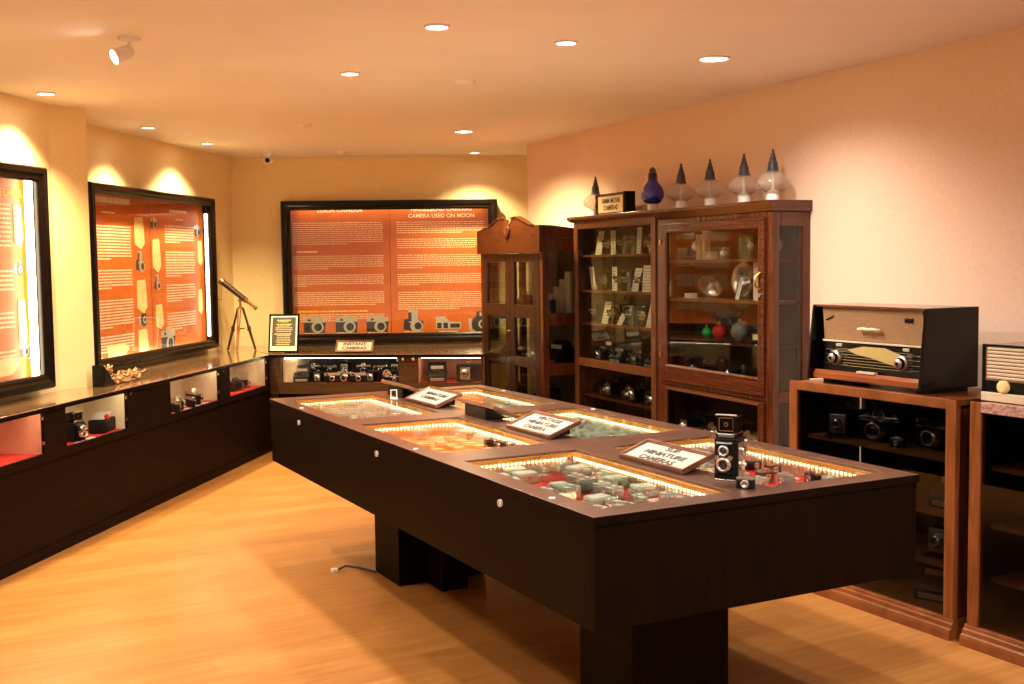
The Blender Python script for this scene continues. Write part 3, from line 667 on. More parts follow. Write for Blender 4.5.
def picture_frame(label, frm, x, y, z, wd, ht, lean, yaw=0):
    t = thing('framed_notice', label, 'notice', frm.p(x, y, z), frm.a+yaw)
    def tl(mb): return mb.rot(-lean, 'x')
    tl(MB().frame(-wd/2, wd/2, 0, ht, .016, -.010, .010)).build('frame', M_BLKG, t)
    mt = tl(MB().box(-wd/2+.012, wd/2-.012, -.002, .004, .012, ht-.012)).build('mount', M_WHITE, t)
    pr = tl(MB().box(-wd/2+.03, wd/2-.03, -.004, -.002, .055, ht-.028)).build('print', mat('dark_olive_print', (.07, .065, .04), .6), t)
    r = MB(); rr = random.Random(3)
    zc = ht-.05
    for q in range(15):
        if q in (2, 7): zc -= .006
        h = .008 if q in (0, 2, 7) else .0055
        l = wd*.30*rr.uniform(.7, 1) if q != 1 else wd*.2
        a = -l
        while a < l-.01:
            wl = rr.uniform(.008, .022); r.box(a, min(l, a+wl), -.0046, -.004, zc-h, zc); a += wl+.004
        zc -= .0155
    tl(r).build('text_rows', M_TAG, pr)
    tl(MB().box(-.02, .02, .010, .014, .02, ht*.7)).build('easel_back', M_BLKG, t)
    return t
picture_frame('black framed notice with dark printed sheet leaning between telescope and back poster', FB, .07, .16, CT+.003, .27, .335, .18)

# ================================================================ BACK COUNTER
t = thing('display_counter', 'dark display counter with lit camera windows against the back wall', 'display counter', FB.p(0, 0, 0), FB.a)
XR = 1.845
opb = [(.10, 1.125), (1.295, 1.835)]
z0b, z1b = .598, .808
fr = MB().box(.002, .10, 0, .02, z0b, z1b).box(1.125, 1.295, 0, .02, z0b, z1b).box(1.835, XR, 0, .02, z0b, z1b).box(.002, XR, 0, .02, .50, z0b).box(.002, XR, 0, .02, z1b, CT-.025).box(.002, XR, .02, .5, .50, .51)
fr.build('front_panel', wood('counter_brown_wood', (.04, .017, .006), (.075, .034, .012), .35, (1, 1, 10)), t)
MB().box(.06, XR, .04, .06, 0, .50).build('base_panel', M_COUNT, t)
c1 = inv(FB, (pW1[0]+.006, pW1[1]-.004))
MB().prism([(0.002, -.015), (XR, -.015), (XR+.05, .95), inv(FB, (pR0[0]-.01, 10.84)), inv(FB, (pW1[0]+.012, pW1[1]-.006))], CT-.025, CT).build('counter_top', M_STONE, t, .003)
MB().box(.004, XR, -.0195, -.0155, CT-.027, CT-.003).build('edge_strip', M_FRAME, t)
for n_, (a, c) in enumerate(opb):
    MB().box(a, c, .42, .425, z0b-.03, z1b+.004).box(a-.006, a-.001, .02, .42, z0b-.03, z1b+.004).box(c+.001, c+.006, .02, .42, z0b-.03, z1b+.004).build('case_lining', M_DARKIN if n_ == 0 else M_PINK, t)
    MB().box(a, c, .021, .418, z0b-.012, z0b-.004).build('case_floor', M_RED, t)
    MB().box(a+.001, c-.001, .006, .010, z0b+.001, z1b-.001).build('glass_pane', M_GLASS, t)
    MB().box(a+.02, c-.02, .04, .05, z1b-.006, z1b-.001).build('led_strip', M_LEDS, t)
MB().box(.101, .22, .05, .415, z0b, z1b-.01).build('pale_side_card', M_CREAM, t)
for x in (1.165, 1.255): MB().lathe([(.018, 0), (.018, -.006), (.010, -.012), (.0001, -.013)], (x, 0, .80), 16, 'y').build('door_knob', M_CHROME, t)
rdz = z0b-.004
row = [(P_INST, .26, .09, .9, 'black wedge shaped camera at the left end of the back counter window'), (P_FOLD, .40, .10, .8, 'dark folding camera second from the left in the back counter window'),
       (P_RNG, .53, .07, 1.1, 'cream and silver small camera in the back counter window'), (P_SLR, .64, .09, 1.1, 'black and silver camera near the middle of the back counter window'),
       (P_RNG, .76, .07, 1.1, 'silver topped camera right of the middle of the back counter window'), (P_FOLD, .88, .11, .85, 'black bellows camera right of middle in the back counter window'),
       (P_CINE, 1.0, .12, 1.1, 'tall black camera toward the right in the back counter window'), (P_SLR, 1.08, .06, .7, 'small white faced camera at the right end of the back counter window')]
for pr, x, y, sc, lab in row: put(pr, FB, x, y, rdz, random.uniform(-.3, .3), lab, None, sc)
for k in range(6):
    x = .30+.15*k
    put([P_SLR, P_RNG, P_FOLD][k % 3], FB, x, .28, rdz+.055, random.uniform(-.2, .2), f'small {["chrome topped", "silver", "bellows"][k % 3]} camera in the back row of the back counter window', f'{["chrome topped", "silver", "bellows"][k % 3]} cameras in the back row of the counter window', .95)
MB().box(.23, 1.12, .20, .41, z0b-.004, rdz+.0545).build('display_step', M_DARKIN, t)
put(P_INST, FB, 1.43, .14, rdz, .15, 'silver fronted instant camera in the right window of the back counter', None, 1.05)
put(P_FOLD, FB, 1.70, .15, rdz, -.1, 'large black camera beside the instant camera in the back counter', None, 1.35)
for x in (.36, .58, .82, .96): put(P_CARD, FB, x, .025, rdz, 0, 'white caption card at the front of the back counter\'s long window', 'caption cards in the back counter window', (1, .9, 1))

t = desk_sign(['INSTANT', 'CAMERAS'], .33, .115, 1.05, 'small brown framed sign with dark lettering leaning on the back counter', .036, FB, .715, .10, CT, 0)

# ================================================================ POSTER CASES
def cam_picture(b, cx, cz, s, kind, y):
    # flat printed picture of a camera: slots 0 dark, 1 silver, 2 lens
    def disc(x, z, r, m_, yy): b.prism([(x+r*cos(a*pi/8), z+r*sin(a*pi/8)) for a in range(16)], yy-.0004, yy, 'y', m_)
    if kind == 0:
        b.prism([(cx-.5*s, cz-.34*s), (cx+.46*s, cz-.38*s), (cx+.52*s, cz+.16*s), (cx-.5*s, cz+.2*s)], y-.0004, y, 'y', 0).box(cx-.5*s, cx+.5*s, y-.0008, y-.0004, cz+.12*s, cz+.32*s, 1)
        b.box(cx-.14*s, cx+.17*s, y-.0012, y-.0008, cz+.3*s, cz+.42*s, 1).box(cx-.3*s, cx-.16*s, y-.0012, y-.0008, cz+.18*s, cz+.27*s, 0)
        disc(cx+.14*s, cz-.10*s, .28*s, 1, y-.0012); disc(cx+.16*s, cz-.10*s, .18*s, 0, y-.0016)
    elif kind == 1:
        b.prism([(cx-.45*s, cz-.25*s), (cx+.35*s, cz-.35*s), (cx+.45*s, cz+.1*s), (cx+.1*s, cz+.25*s), (cx-.4*s, cz+.2*s)], y-.0004, y, 'y', 0)
        b.box(cx-.2*s, cx+.2*s, y-.0008, y-.0004, cz+.05*s, cz+.6*s, 1).box(cx-.22*s, cx-.08*s, y-.0012, y-.0008, cz+.1*s, cz+.5*s, 0)
        disc(cx+.14*s, cz-.1*s, .28*s, 1, y-.0016); disc(cx+.2*s, cz-.1*s, .16*s, 0, y-.002)
    elif kind == 2:
        b.prism([(cx-.55*s, cz-.25*s), (cx+.55*s, cz-.25*s), (cx+.55*s, cz+.05*s), (cx+.05*s, cz+.08*s), (cx-.15*s, cz+.3*s), (cx-.55*s, cz+.28*s)], y-.0004, y, 'y', 1)
        b.box(cx-.5*s, cx-.3*s, y-.0008, y-.0004, cz-.22*s, cz+.02*s, 0).box(cx-.22*s, cx-.02*s, y-.0008, y-.0004, cz-.22*s, cz+.02*s, 0).box(cx+.08*s, cx+.5*s, y-.0008, y-.0004, cz-.2*s, cz-.02*s, 0)
    else:
        disc(cx, cz-.05*s, .38*s, 0, y); disc(cx+.12*s, cz-.06*s, .2*s, 1, y-.0006); disc(cx+.12*s, cz-.06*s, .12*s, 0, y-.0012)
        b.box(cx-.16*s, cx+.16*s, y-.0008, y, cz+.25*s, cz+.5*s, 0).box(cx-.5*s, cx-.36*s, y-.0004, y, cz-.3*s, cz+.2*s, 1).box(cx-.02*s, cx+.16*s, y-.0012, y-.0008, cz+.3*s, cz+.46*s, 1)
def rows(b, x0, x1, zt, zb, pitch, h, y, rnd, last=.5):
    z = zt; n = int((zt-zb)/pitch)
    for k in range(n):
        xe = x1 if k < n-1 else x0+(x1-x0)*last; x = x0
        while x < xe-.005:
            wl = rnd.choice([.009, .014, .02, .026, .033]); x_ = min(xe, x+wl); b.box(x, x_, y-.0003, y, z-h, z); x = x_+.006
        z -= pitch
def tag_shape(b, cx, zt, wd, ht, y, side=False):
    w2 = wd/2
    if side: pts = [(cx, zt-ht*.1), (cx+wd*.75, zt), (cx+wd, zt-ht*.45), (cx+wd*.75, zt-ht*.9), (cx+.04*wd, zt-ht), (cx+.06*wd, zt-ht*.5)]
    else: pts = [(cx-w2*.9, zt-.006), (cx+w2*.6, zt), (cx+w2*.75, zt-ht*.1), (cx+w2, zt-ht*.8), (cx+w2*.25, zt-ht), (cx-w2*.95, zt-ht*.84), (cx-w2, zt-ht*.4)]
    b.prism(pts[::-1], y-.003, y, 'y')
def case(frm, x0, x1, zb, zt, depth, fw_, label):
    # outer box from the wall (y=0) towards the room (y=-depth)
    t = thing('poster_case', label, 'framed poster', frm.p((x0+x1)/2, 0, 0), frm.a); W = (x1-x0)/2
    MB().frame(-W, W, zb, zt, fw_, -depth-.03, -depth+.015).build('frame', M_FRAME, t)
    q = .012
    MB().box(-W+.01, W-.01, -depth+.015, -.002, zt-.02, zt-.01).box(-W+.01, W-.01, -depth+.015, -.002, zb+.01, zb+.02).box(-W+.01, -W+.02, -depth+.015, -.002, zb+.02, zt-.02).box(W-.02, W-.01, -depth+.015, -.002, zb+.02, zt-.02).box(-W+.02, W-.02, -.010, -.002, zb+.02, zt-.02).build('case_box', M_FRAME, t)
    MB().box(-W+fw_-.004, W-fw_+.004, -depth+.001, -depth+.004, zb+fw_-.004, zt-fw_+.004).build('glass_pane', M_GLASS, t)
    return t, W
PY = -.016
# A : near left wall
t, W = case(FA, -2.0, -.255, .885, 2.190, .10, .088, 'leftmost framed orange poster about miniature cameras, cut by the picture edge')
ps = MB().box(-W+.02, W-.02, PY, -.011, .91, 2.165).build('poster', M_ORANGE, t)
text('MINIATURE CAMERA', .060, ps, M_TEXTY, (W-.105, PY-.0005, 2.03), name='title', bold=.001, align='RIGHT', sx=.8)
b = MB(); rn = random.Random(1)
for (a, c) in ((2.0, 1.66), (1.62, 1.42), (1.38, 1.20), (1.16, 1.02)):
    rows(b, W-1.42, W-.86, a, c, .0215, .009, PY, rn); rows(b, W-.66, W-.225, a-.03, c, .026, .012, PY, rn)
b.build('body_text', M_TEXT, ps)
b = MB()
tag_shape(b, W-.155, 1.97, .09, .26, PY); tag_shape(b, W-.150, 1.42, .085, .30, PY); tag_shape(b, W-.50, 1.09, .30, .11, PY, True); tag_shape(b, W-.76, 1.8, .13, .28, PY)
b.build('caption_tag', M_TAG, ps)
b = MB()
cam_picture(b, W-.155, 1.60, .10, 3, PY); cam_picture(b, W-.14, 1.12, .10, 0, PY); b.build('camera_picture', [M_INK, M_SILV], ps)
ld = MB().box(W-.115, W-.105, -.085, -.04, .93, 2.14).build('led_strip', M_LEDS, t)
# B : far left wall
t, W = case(FW, -2.905, -.705, .885, 2.185, .10, .075, 'framed orange two column camera history poster on the left wall')
ps = MB().box(-W+.02, W-.02, PY, -.011, .91, 2.165).build('poster', M_ORANGE, t)
MB().box(.02, .026, PY-.001, PY, .91, 2.165).build('seam', M_INK, ps)
b = MB(); rn = random.Random(2)
for a, c in ((1.90, 1.63), (1.58, 1.42), (1.36, 1.14), (1.10, .95)): rows(b, -.98, -.30, a, c, .0215, .009, PY, rn)
for a, c in ((1.93, 1.76), (1.72, 1.50), (1.45, 1.28), (1.22, 1.05)): rows(b, .30, .88, a, c, .0215, .009, PY, rn)
b.build('body_text', M_TEXTW, ps)
b = MB(); rows(b, -1.0, -.30, 2.105, 2.05, .05, .042, PY, rn, 1); rows(b, -.75, -.55, 2.0, 1.97, .03, .012, PY, rn, 1); rows(b, .40, .75, 2.06, 2.03, .03, .02, PY, rn, 1); rows(b, .52, .66, 1.99, 1.96, .03, .012, PY, rn, 1)
b.build('title', M_TEXTW, ps)
b = MB()
tag_shape(b, -.16, 1.98, .17, .25, PY); tag_shape(b, -.15, 1.50, .17, .26, PY); tag_shape(b, -.15, 1.12, .17, .20, PY); tag_shape(b, .13, 1.82, .15, .27, PY); tag_shape(b, .15, 1.30, .14, .20, PY)
tag_shape(b, -1.06, 1.82, .12, .28, PY); tag_shape(b, -1.06, 1.34, .12, .28, PY); tag_shape(b, -.75, 1.04, .36, .11, PY, True); tag_shape(b, 1.0, 1.82, .1, .22, PY); tag_shape(b, .98, 1.4, .1, .22, PY)
b.build('caption_tag', M_TAG, ps)
b = MB()
for cx, cz, s, kd in ((-.16, 1.62, .17, 1), (-.13, 1.20, .15, 3), (-.17, .97, .15, 1), (.10, 1.94, .12, 0), (.13, 1.46, .13, 1), (.30, 1.00, .26, 0), (-1.05, 1.93, .16, 3), (-1.03, 1.44, .15, 0), (-1.0, .98, .2, 3), (.96, 1.90, .13, 0)):
    cam_picture(b, cx, cz, s, kd, PY)
b.build('camera_picture', [M_INK, M_SILV], ps)
MB().box(-W+.10, W-.10, -.085, -.035, .908, .916).box(W-.09, W-.083, -.085, -.060, .99, 2.05).build('led_strip', mat('dim_case_strip', (1, .9, .7), .5, emit=(1, .86, .62), es=7), t)
# C : back wall, two sheets
t, W = case(FK, .475, 2.485, .862, 2.19, .10, .088, 'large framed pair of orange camera posters on the back wall')
for sx0, sx1, k in ((-W+.02, -.010, 0), (-.006, W-.02, 1)):
    ps = MB().box(sx0, sx1, PY, -.011, .89, 2.165).build('poster', M_ORANGE, t)
    rn = random.Random(5+k); b = MB()
    if k == 0:
        for a, c, l in ((1.99, 1.76, .6), (1.68, 1.53, .38), (1.50, 1.38, .15), (1.34, 1.20, .9), (1.13, 1.05, .45)): rows(b, -.91, -.07, a, c, .0195, .0075, PY, rn, l)
        b.build('body_text', M_TEXT, ps)
        text('LEICA CAMERA', .062, ps, M_TEXTW, (-.47, PY-.0005, 2.105), name='title', bold=.001)
        b = MB(); rows(b, -.88, -.68, 1.725, 1.705, .018, .013, PY, rn, 1); b.build('model_heading', M_TEXTW, ps)
        b = MB(); rows(b, -.88, -.22, 1.165, 1.145, .018, .014, PY, rn, 1); b.build('subheading', M_TEXTY, ps)
        b = MB()
        for cx, kd in ((-.73, 0), (-.43, 0), (-.14, 0)): cam_picture(b, cx, 1.03, .205, kd, PY)
        b.build('camera_picture', [M_INK, M_SILV], ps)
        b = MB()
        for cx in (-.73, -.43, -.14): rows(b, cx-.09, cx+.09, .957, .942, .014, .007, PY, rn, 1)
        b.build('caption', M_TEXT, ps)
    else:
        for a, c, l in ((1.99, 1.87, .75), (1.83, 1.73, .9), (1.68, 1.53, .3), (1.50, 1.37, .25), (1.33, 1.15, .7)): rows(b, .06, .88, a, c, .0195, .0075, PY, rn, l)
        b.build('body_text', M_TEXT, ps)
        text('HASSELBLAD CAMERAS', .055, ps, M_TEXTW, (.48, PY-.0005, 2.105), name='title', bold=.001)
        text('CAMERA USED ON MOON', .052, ps, M_TEXTW, (.48, PY-.0005, 2.043), name='subtitle', bold=.001)
        b = MB(); rows(b, .07, .18, 1.70, 1.69, .018, .013, PY, rn, 1); b.build('model_heading', M_TEXTW, ps)
        b = MB()
        for cx, kd in ((.20, 1), (.53, 2), (.83, 3)): cam_picture(b, cx, 1.03, .215, kd, PY)
        b.build('camera_picture', [M_INK, M_SILV], ps)
        b = MB()
        for cx in (.20, .53, .83): rows(b, cx-.09, cx+.09, .957, .942, .014, .007, PY, rn, 1)
        b.build('caption', M_TEXT, ps)
MB().box(-W+.12, W-.12, -.085, -.035, 2.150, 2.158).build('led_strip', mat('hidden_fill_strip', (1, .9, .6), .5, emit=(1, .76, .45), es=6), t)  # strip added out of sight behind the frame to brighten both posters

# ================================================================ CARVED WARDROBE
t = thing('glass_wardrobe', 'reddish carved wooden glass cabinet with scalloped crest beside the back poster', 'cabinet', FD.p(0, 0, 0), FD.a)
x0, x1, D = .03, 1.27, .40
b = MB().box(x0, x0+.05, 0, .05, 0, 1.80).box(x1-.055, x1, 0, .05, 0, 1.80).box(x0, x0+.05, D-.05, D, 0, 1.80).box(x1-.055, x1, D-.05, D, 0, 1.80)
b.box(x0, x1, 0, D, 1.78, 1.83).box(x0+.05, x1-.055, .001, .03, 1.668, 1.78).box(x0, x1, 0.001, D-.001, .0, .10)
for zz in (1.68, 1.12, .74, .38):
    b.box(x1-.03, x1-.003, .05, D-.05, zz, zz+.09); b.box(x0+.003, x0+.03, .05, D-.05, zz, zz+.09)
b.build('carcass', M_MAH, t, .003)
cr = [(x0-.01, 1.668), (x1+.01, 1.668), (x1+.01, 1.84), (x1+.005, 1.875), (x1-.06, 1.872), (x1-.16, 1.885), (x1-.28, 1.93), (x1-.38, 1.955), (x1-.47, 1.955), (x1-.52, 1.935), (x1-.55, 1.905),
      (x1-.585, 1.885), (x1-.62, 1.895), (x1-.645, 1.92), (x1-.66, 1.94), (x1-.70, 1.95), (x1-.80, 1.935), (x1-.92, 1.89), (x1-1.02, 1.875), (x1-1.10, 1.885), (x1-1.17, 1.87), (x0-.008, 1.86)]
MB().prism(cr, -.03, 0, 'y').build('crest', M_WARD, t, .004)
sc = MB()
sc.tube([(x1-.585, -.035, 1.775), (x1-.582, -.040, 1.81), (x1-.590, -.038, 1.85), (x1-.580, -.035, 1.93)], [.008, .022, .016, .006], 8)
for sgn in (1, -1):
    cx = x1-.585
    sc.tube([(cx, -.035, 1.80), (cx+sgn*.035, -.038, 1.83), (cx+sgn*.045, -.036, 1.865), (cx+sgn*.02, -.036, 1.88), (cx+sgn*.03, -.034, 1.93)], [.006, .014, .012, .008, .005], 8)
    sc.tube([(cx+sgn*.06, -.034, 1.945), (cx+sgn*.16, -.034, 1.952), (cx+sgn*.27, -.034, 1.925), (cx+sgn*.42, -.034, 1.883), (cx+sgn*.5, -.034, 1.878)], .006, 6)
sc.build('carving', M_MAH, t)
MB().prism([(0, 1.83), (D, 1.83), (D, 1.835), (.1, 1.87), (0, 1.875)], x1-.02, x1, 'x').build('side_gallery', M_MAH, t)
for dx0, dx1 in ((x0+.055, .648), (.652, x1-.058)):
    fd = MB(); fwid = .085
    fd.box(dx0, dx0+fwid, -.004, .025, .10, 1.665).box(dx1-fwid, dx1, -.004, .025, .10, 1.665)
    for za, zb_ in ((1.60, 1.665), (1.165, 1.262), (.78, .855), (.42, .48), (.10, .17)): fd.box(dx0+fwid, dx1-fwid, -.004, .025, za, zb_)
    dr = fd.build('door', mat('dark_red_wood_door', (.022, .006, .003), .3, coat=.1), t, .004)
    MB().box(dx0+fwid, dx1-fwid, .008, .012, .17, 1.60).build('door_glass', M_GLASSC, dr)
MB().ring((.635, -.004, 1.05), (.635, -.02, 1.05), .010, n=12).build('knob', M_BRASS, t)
MB().box(x1-.018, x1-.014, .05, D-.05, .10, 1.68).build('side_glass', M_GLASSC, t)
MB().box(x0+.014, x0+.018, .05, D-.05, .10, 1.68).build('side_glass', M_GLASSC, t)
MB().box(x0+.05, x1-.055, D-.02, D-.016, .10, 1.78).build('back_glass', M_GLASSC, t)
SH = (1.20, .80, .44)
for zz in SH: MB().box(x0+.052, x1-.058, .035, D-.03, zz-.018, zz).build('shelf', M_MAH, t)
put(P_CINE, FD, .50, .2, SH[0], .4, 'black camera on the wardrobe\'s top shelf, left door', None, 1.1)
put(P_FOLD, FD, 1.02, .2, SH[0], -.5, 'black folding camera with pale sheet on the wardrobe\'s top shelf, right door', None, 1.0)
put(P_SLR, FD, .32, .2, SH[1], .3, 'camera at the left of the wardrobe\'s middle shelf', None, 1.2)
put(P_FOLD, FD, .86, .2, SH[1], .2, 'folding camera on the wardrobe\'s middle shelf, right door', None, 1.3)
put(P_INST, FD, 1.05, .24, SH[1], .2, 'bulky dark camera at the right of the wardrobe\'s middle shelf', None, 1.2)
put(P_FOLD, FD, .35, .2, SH[2], 0, 'dark folding camera on the wardrobe\'s low shelf, left door', None, 1.3)
put(P_CINE, FD, .95, .2, SH[2], 0, 'dark cine camera on the wardrobe\'s low shelf, right door', None, 1.4)
def book(label, frm, x, y, z, yaw, w_, h_, d_, m_):
    t = thing('booklet', label, 'booklet', frm.p(x, y, z), frm.a+yaw)
    MB().box(-w_/2, w_/2, -d_/2, d_/2, 0, h_).build('pages', M_WHITE, t)
    MB().box(-w_/2-.002, -w_/2, -d_/2-.002, d_/2+.002, 0, h_+.002).box(w_/2, w_/2+.002, -d_/2-.002, d_/2+.002, 0, h_+.002).build('cover', m_, t)
    return t
for k in range(4):
    book(['grey green upright folder at the left of a stepped row in the wardrobe', 'second upright folder of the stepped row in the wardrobe', 'third and taller upright folder of the stepped row in the wardrobe', 'tallest upright folder of the stepped row in the wardrobe'][k], FD, .76+.10*k, .32, SH[0], .05, .085, .14+.06*k, .02, M_TAG)

# ================================================================ TALL CABINETS
def leaning_card(label, frm, x, y, z, w_, h_, lean, group=None, yaw=0):
    t = thing('information_card', label, 'card', frm.p(x, y, z), frm.a+yaw, group)
    MB().prism([(-w_/2+lean, h_), (w_/2+lean, h_), (w_/2, 0), (-w_/2, 0)], -.002, 0, 'y').build('card', M_WHITE, t)
    MB().prism([(0, .002), (.035, 0), (0, h_*.6)], -.003+lean*.1, .003+lean*.1, 'x').build('easel', M_WHITE, t)
    r = MB()
    for q in range(int(h_/.02)-1):
        zc = .015+q*.02; o = lean*zc/h_; r.box(-w_/2+o+.01, w_/2+o-.012, -.0026, -.002, zc, zc+.005)
    r.build('print', mat('grey_print', (.45, .42, .38), .7), t)
    return t
# T1
TD = .25
t = thing('glass_cabinet', 'tall walnut framed glass cabinet of cine cameras, left of the door cabinet', 'cabinet', FT.p(0, 0, 0), FT.a)
b = MB().box(.05, .11, 0, TD, .0, 1.885).box(1.175, 1.235, 0, TD, 0, 1.885).box(.11, 1.175, .0, TD, 1.835, 1.885).box(.11, 1.175, 0, TD, 0, .10)
b.box(.11, 1.175, 0, .03, .832, .888)
b.build('carcass', M_WALN, t, .002)
MB().box(.11, 1.175, TD-.01, TD-.001, .10, 1.835).build('back_panel', M_BRNIN, t)
MB().prism([(-.035, 1.925), (-.035, 1.905), (0, 1.885), (TD, 1.885), (TD, 1.925)], .005, 1.243, 'x').build('cornice', M_WALN, t, .002)
TS = (1.645, 1.388, 1.148, .62, .36)
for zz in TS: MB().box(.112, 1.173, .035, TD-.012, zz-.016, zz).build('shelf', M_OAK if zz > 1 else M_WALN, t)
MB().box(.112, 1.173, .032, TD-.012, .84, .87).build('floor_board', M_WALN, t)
for a, c in ((.112, .65), (.635, 1.173)):
    MB().box(a, c, .008 if a < .2 else .016, .012 if a < .2 else .020, .89, 1.833).build('sliding_glass', M_GLASSC, t)
    MB().box(a, c, .008 if a < .2 else .016, .012 if a < .2 else .020, .102, .830).build('sliding_glass', M_GLASSC, t)
MB().ring((.60, .007, 1.02), (.60, -.012, 1.02), .015, n=14).box(.56, .64, -.008, .004, 1.01, 1.03).build('glass_lock', M_CHROME, t)
def sh(z_): return z_
for x, z, l_, w_, h_, lab in [(.27, TS[0], .06, .09, .17, 'white card leaning at the left of the cine cabinet\'s top shelf'), (.50, TS[0], .0, .07, .17, 'white card second from left on the cine cabinet\'s top shelf'), (.86, TS[0], .02, .06, .18, 'narrow white card right of centre on the cine cabinet\'s top shelf'),
        (.20, TS[1], -.04, .07, .17, 'white card leaning left on the cine cabinet\'s second shelf'), (.52, TS[1], 0, .07, .17, 'white card near the middle of the cine cabinet\'s second shelf'), (.80, TS[1], .07, .09, .16, 'white card leaning right on the cine cabinet\'s second shelf'), (.97, TS[1], .02, .12, .18, 'broad white card on the cine cabinet\'s second shelf'), (1.12, TS[1], 0, .05, .19, 'narrow white card at the right end of the cine cabinet\'s second shelf'),
        (.36, TS[2], .07, .09, .16, 'white card leaning on the cine cabinet\'s third shelf, leftmost'), (.58, TS[2], .10, .07, .10, 'low slanting white card on the cine cabinet\'s third shelf'), (1.0, TS[2], .08, .09, .19, 'white card leaning right on the cine cabinet\'s third shelf')]:
    leaning_card(lab, FT, x, .09, z, w_, h_, l_)
cc = [(.40, 0, P_CINE, 'black cine camera between white cards on the cine cabinet\'s top shelf'), (.64, 0, P_CINES, 'silver cine camera in the middle of the cine cabinet\'s top shelf'), (.76, 0, P_CINES, 'silver cine camera before the narrow card on the cine cabinet\'s top shelf'), (1.0, 0, P_CINES, 'silver cine camera toward the right of the cine cabinet\'s top shelf'), (1.10, 0, P_CINE, 'black cine camera at the right end of the cine cabinet\'s top shelf'),
      (.32, 1, P_CINE, 'black cine camera at the left of the cine cabinet\'s second shelf'), (.60, 1, P_CINE, 'black cine camera beside the middle card on the cine cabinet\'s second shelf'), (.70, 1, P_CINES, 'silver cine camera on the cine cabinet\'s second shelf'), (.88, 1, P_CINE, 'black cine camera between the leaning cards on the cine cabinet\'s second shelf'),
      (.22, 2, P_CINE, 'black cine camera at the left end of the cine cabinet\'s third shelf'), (.48, 2, P_CINE, 'black cine camera in the middle of the cine cabinet\'s third shelf'), (.74, 2, P_CINES, 'silver cine camera on the cine cabinet\'s third shelf'), (.86, 2, P_CINE, 'black cine camera with raised handle on the cine cabinet\'s third shelf'), (1.11, 2, P_CINES, 'silver cine camera at the right end of the cine cabinet\'s third shelf')]
for x, s, pr, lab in cc: put(pr, FT, x, .15, TS[s], random.uniform(-.5, .5), lab, None, 1.1)
for k, x in enumerate((.30, .45, .63, .80, .95)): put([P_SLR, P_FOLD][k % 2], FT, x, .15, TS[3], 0, f'dark {["camera", "bellows camera"][k % 2]} on the cine cabinet\'s lower shelf', f'{["cameras", "bellows cameras"][k % 2]} on the cine cabinet\'s lower shelf', 1.0)
for k, x in enumerate((.25, .50, .78, 1.0)): put([P_FOLD, P_INST][k % 2], FT, x, .15, .87, .2, f'dark {["bellows", "wedge shaped"][k % 2]} camera on the floor of the cine cabinet\'s upper part', f'{["bellows", "wedge shaped"][k % 2]} cameras on the cine cabinet\'s middle board', .8)
# T2
t = thing('door_cabinet', 'tall mahogany cabinet with framed glass door, right of the cine cabinet', 'cabinet', FT.p(0, 0, 0), FT.a)
a0, a1 = 1.262, 2.50
b = MB().box(a0, a0+.065, 0, TD, 0, 1.86).box(a1-.065, a1, 0, .04, 0, 1.86).box(a1-.065, a1, TD-.05, TD, 0, 1.86).box(a0+.065, a1-.065, 0, TD, 1.832, 1.86).box(a0+.065, a1-.065, 0, TD, 0, .08)
b.box(a0+.065, a1-.065, .001, TD, .805, .832).box(a1-.065, a1, .04, TD-.05, 1.78, 1.86).box(a1-.065, a1, .04, TD-.05, .0, .15).box(a1-.065, a1, .04, TD-.05, .80, .86)
b.build('carcass', M_MAH, t, .002)
MB().prism([(-.035, 1.922), (-.035, 1.905), (-.005, 1.862), (TD, 1.862), (TD, 1.922)], 1.247, 2.518, 'x').build('cornice', M_MAHH, t, .002)
MB().box(a0+.065, a1-.065, TD-.01, TD-.001, .08, 1.832).build('back_panel', M_BRNIN, t)
dr = MB().box(1.332, 1.40, -.016, .004, .835, 1.83).box(2.385, 2.435, -.016, .004, .835, 1.83).box(1.40, 2.385, -.016, .004, 1.775, 1.83).box(1.40, 2.385, -.016, .004, .835, .935).build('door', M_MAHH, t, .004)
MB().frame(1.388, 2.397, .923, 1.787, .014, -.022, -.010).build('door_moulding', M_WALN, dr)
MB().box(1.40, 2.385, -.008, -.004, .935, 1.775).build('door_glass', M_GLASSC, dr)
MB().tube([(2.405, -.018, 1.43), (2.405, -.05, 1.45), (2.405, -.05, 1.50), (2.405, -.018, 1.525)], .007).build('handle', M_BRASS, dr)
MB().ring((2.405, -.017, 1.40), (2.405, -.028, 1.40), .012, n=12).build('keyhole_plate', M_CHROME, dr)
for zz in (1.70, .98): MB().ring((1.330, -.020, zz), (1.330, -.020, zz+.03), .007, n=10).build('hinge', M_BRASS, dr)
dr = MB().box(1.332, 1.40, -.016, .004, .09, .80).box(2.385, 2.435, -.016, .004, .09, .80).box(1.40, 2.385, -.016, .004, .775, .80).box(1.40, 2.385, -.016, .004, .09, .16).build('lower_door', M_MAHH, t, .004)
MB().frame(1.388, 2.397, .15, .79, .012, -.022, -.010).build('door_moulding', M_WALN, dr)
MB().box(1.40, 2.385, -.008, -.004, .16, .775).build('door_glass', M_GLASSC, dr)
MB().box(a1-.012, a1-.008, .04, TD-.05, .86, 1.78).build('side_glass', M_GLASSC, t)
MB().box(a1-.012, a1-.008, .04, TD-.05, .15, .80).build('side_glass', M_GLASSC, t)
T2S = (1.60, 1.36, 1.112, .48)
for zz in T2S: MB().box(1.33, 2.43, .03, TD-.012, zz-.016, zz).build('shelf', M_OAK if zz > 1.2 else M_MAHH, t)
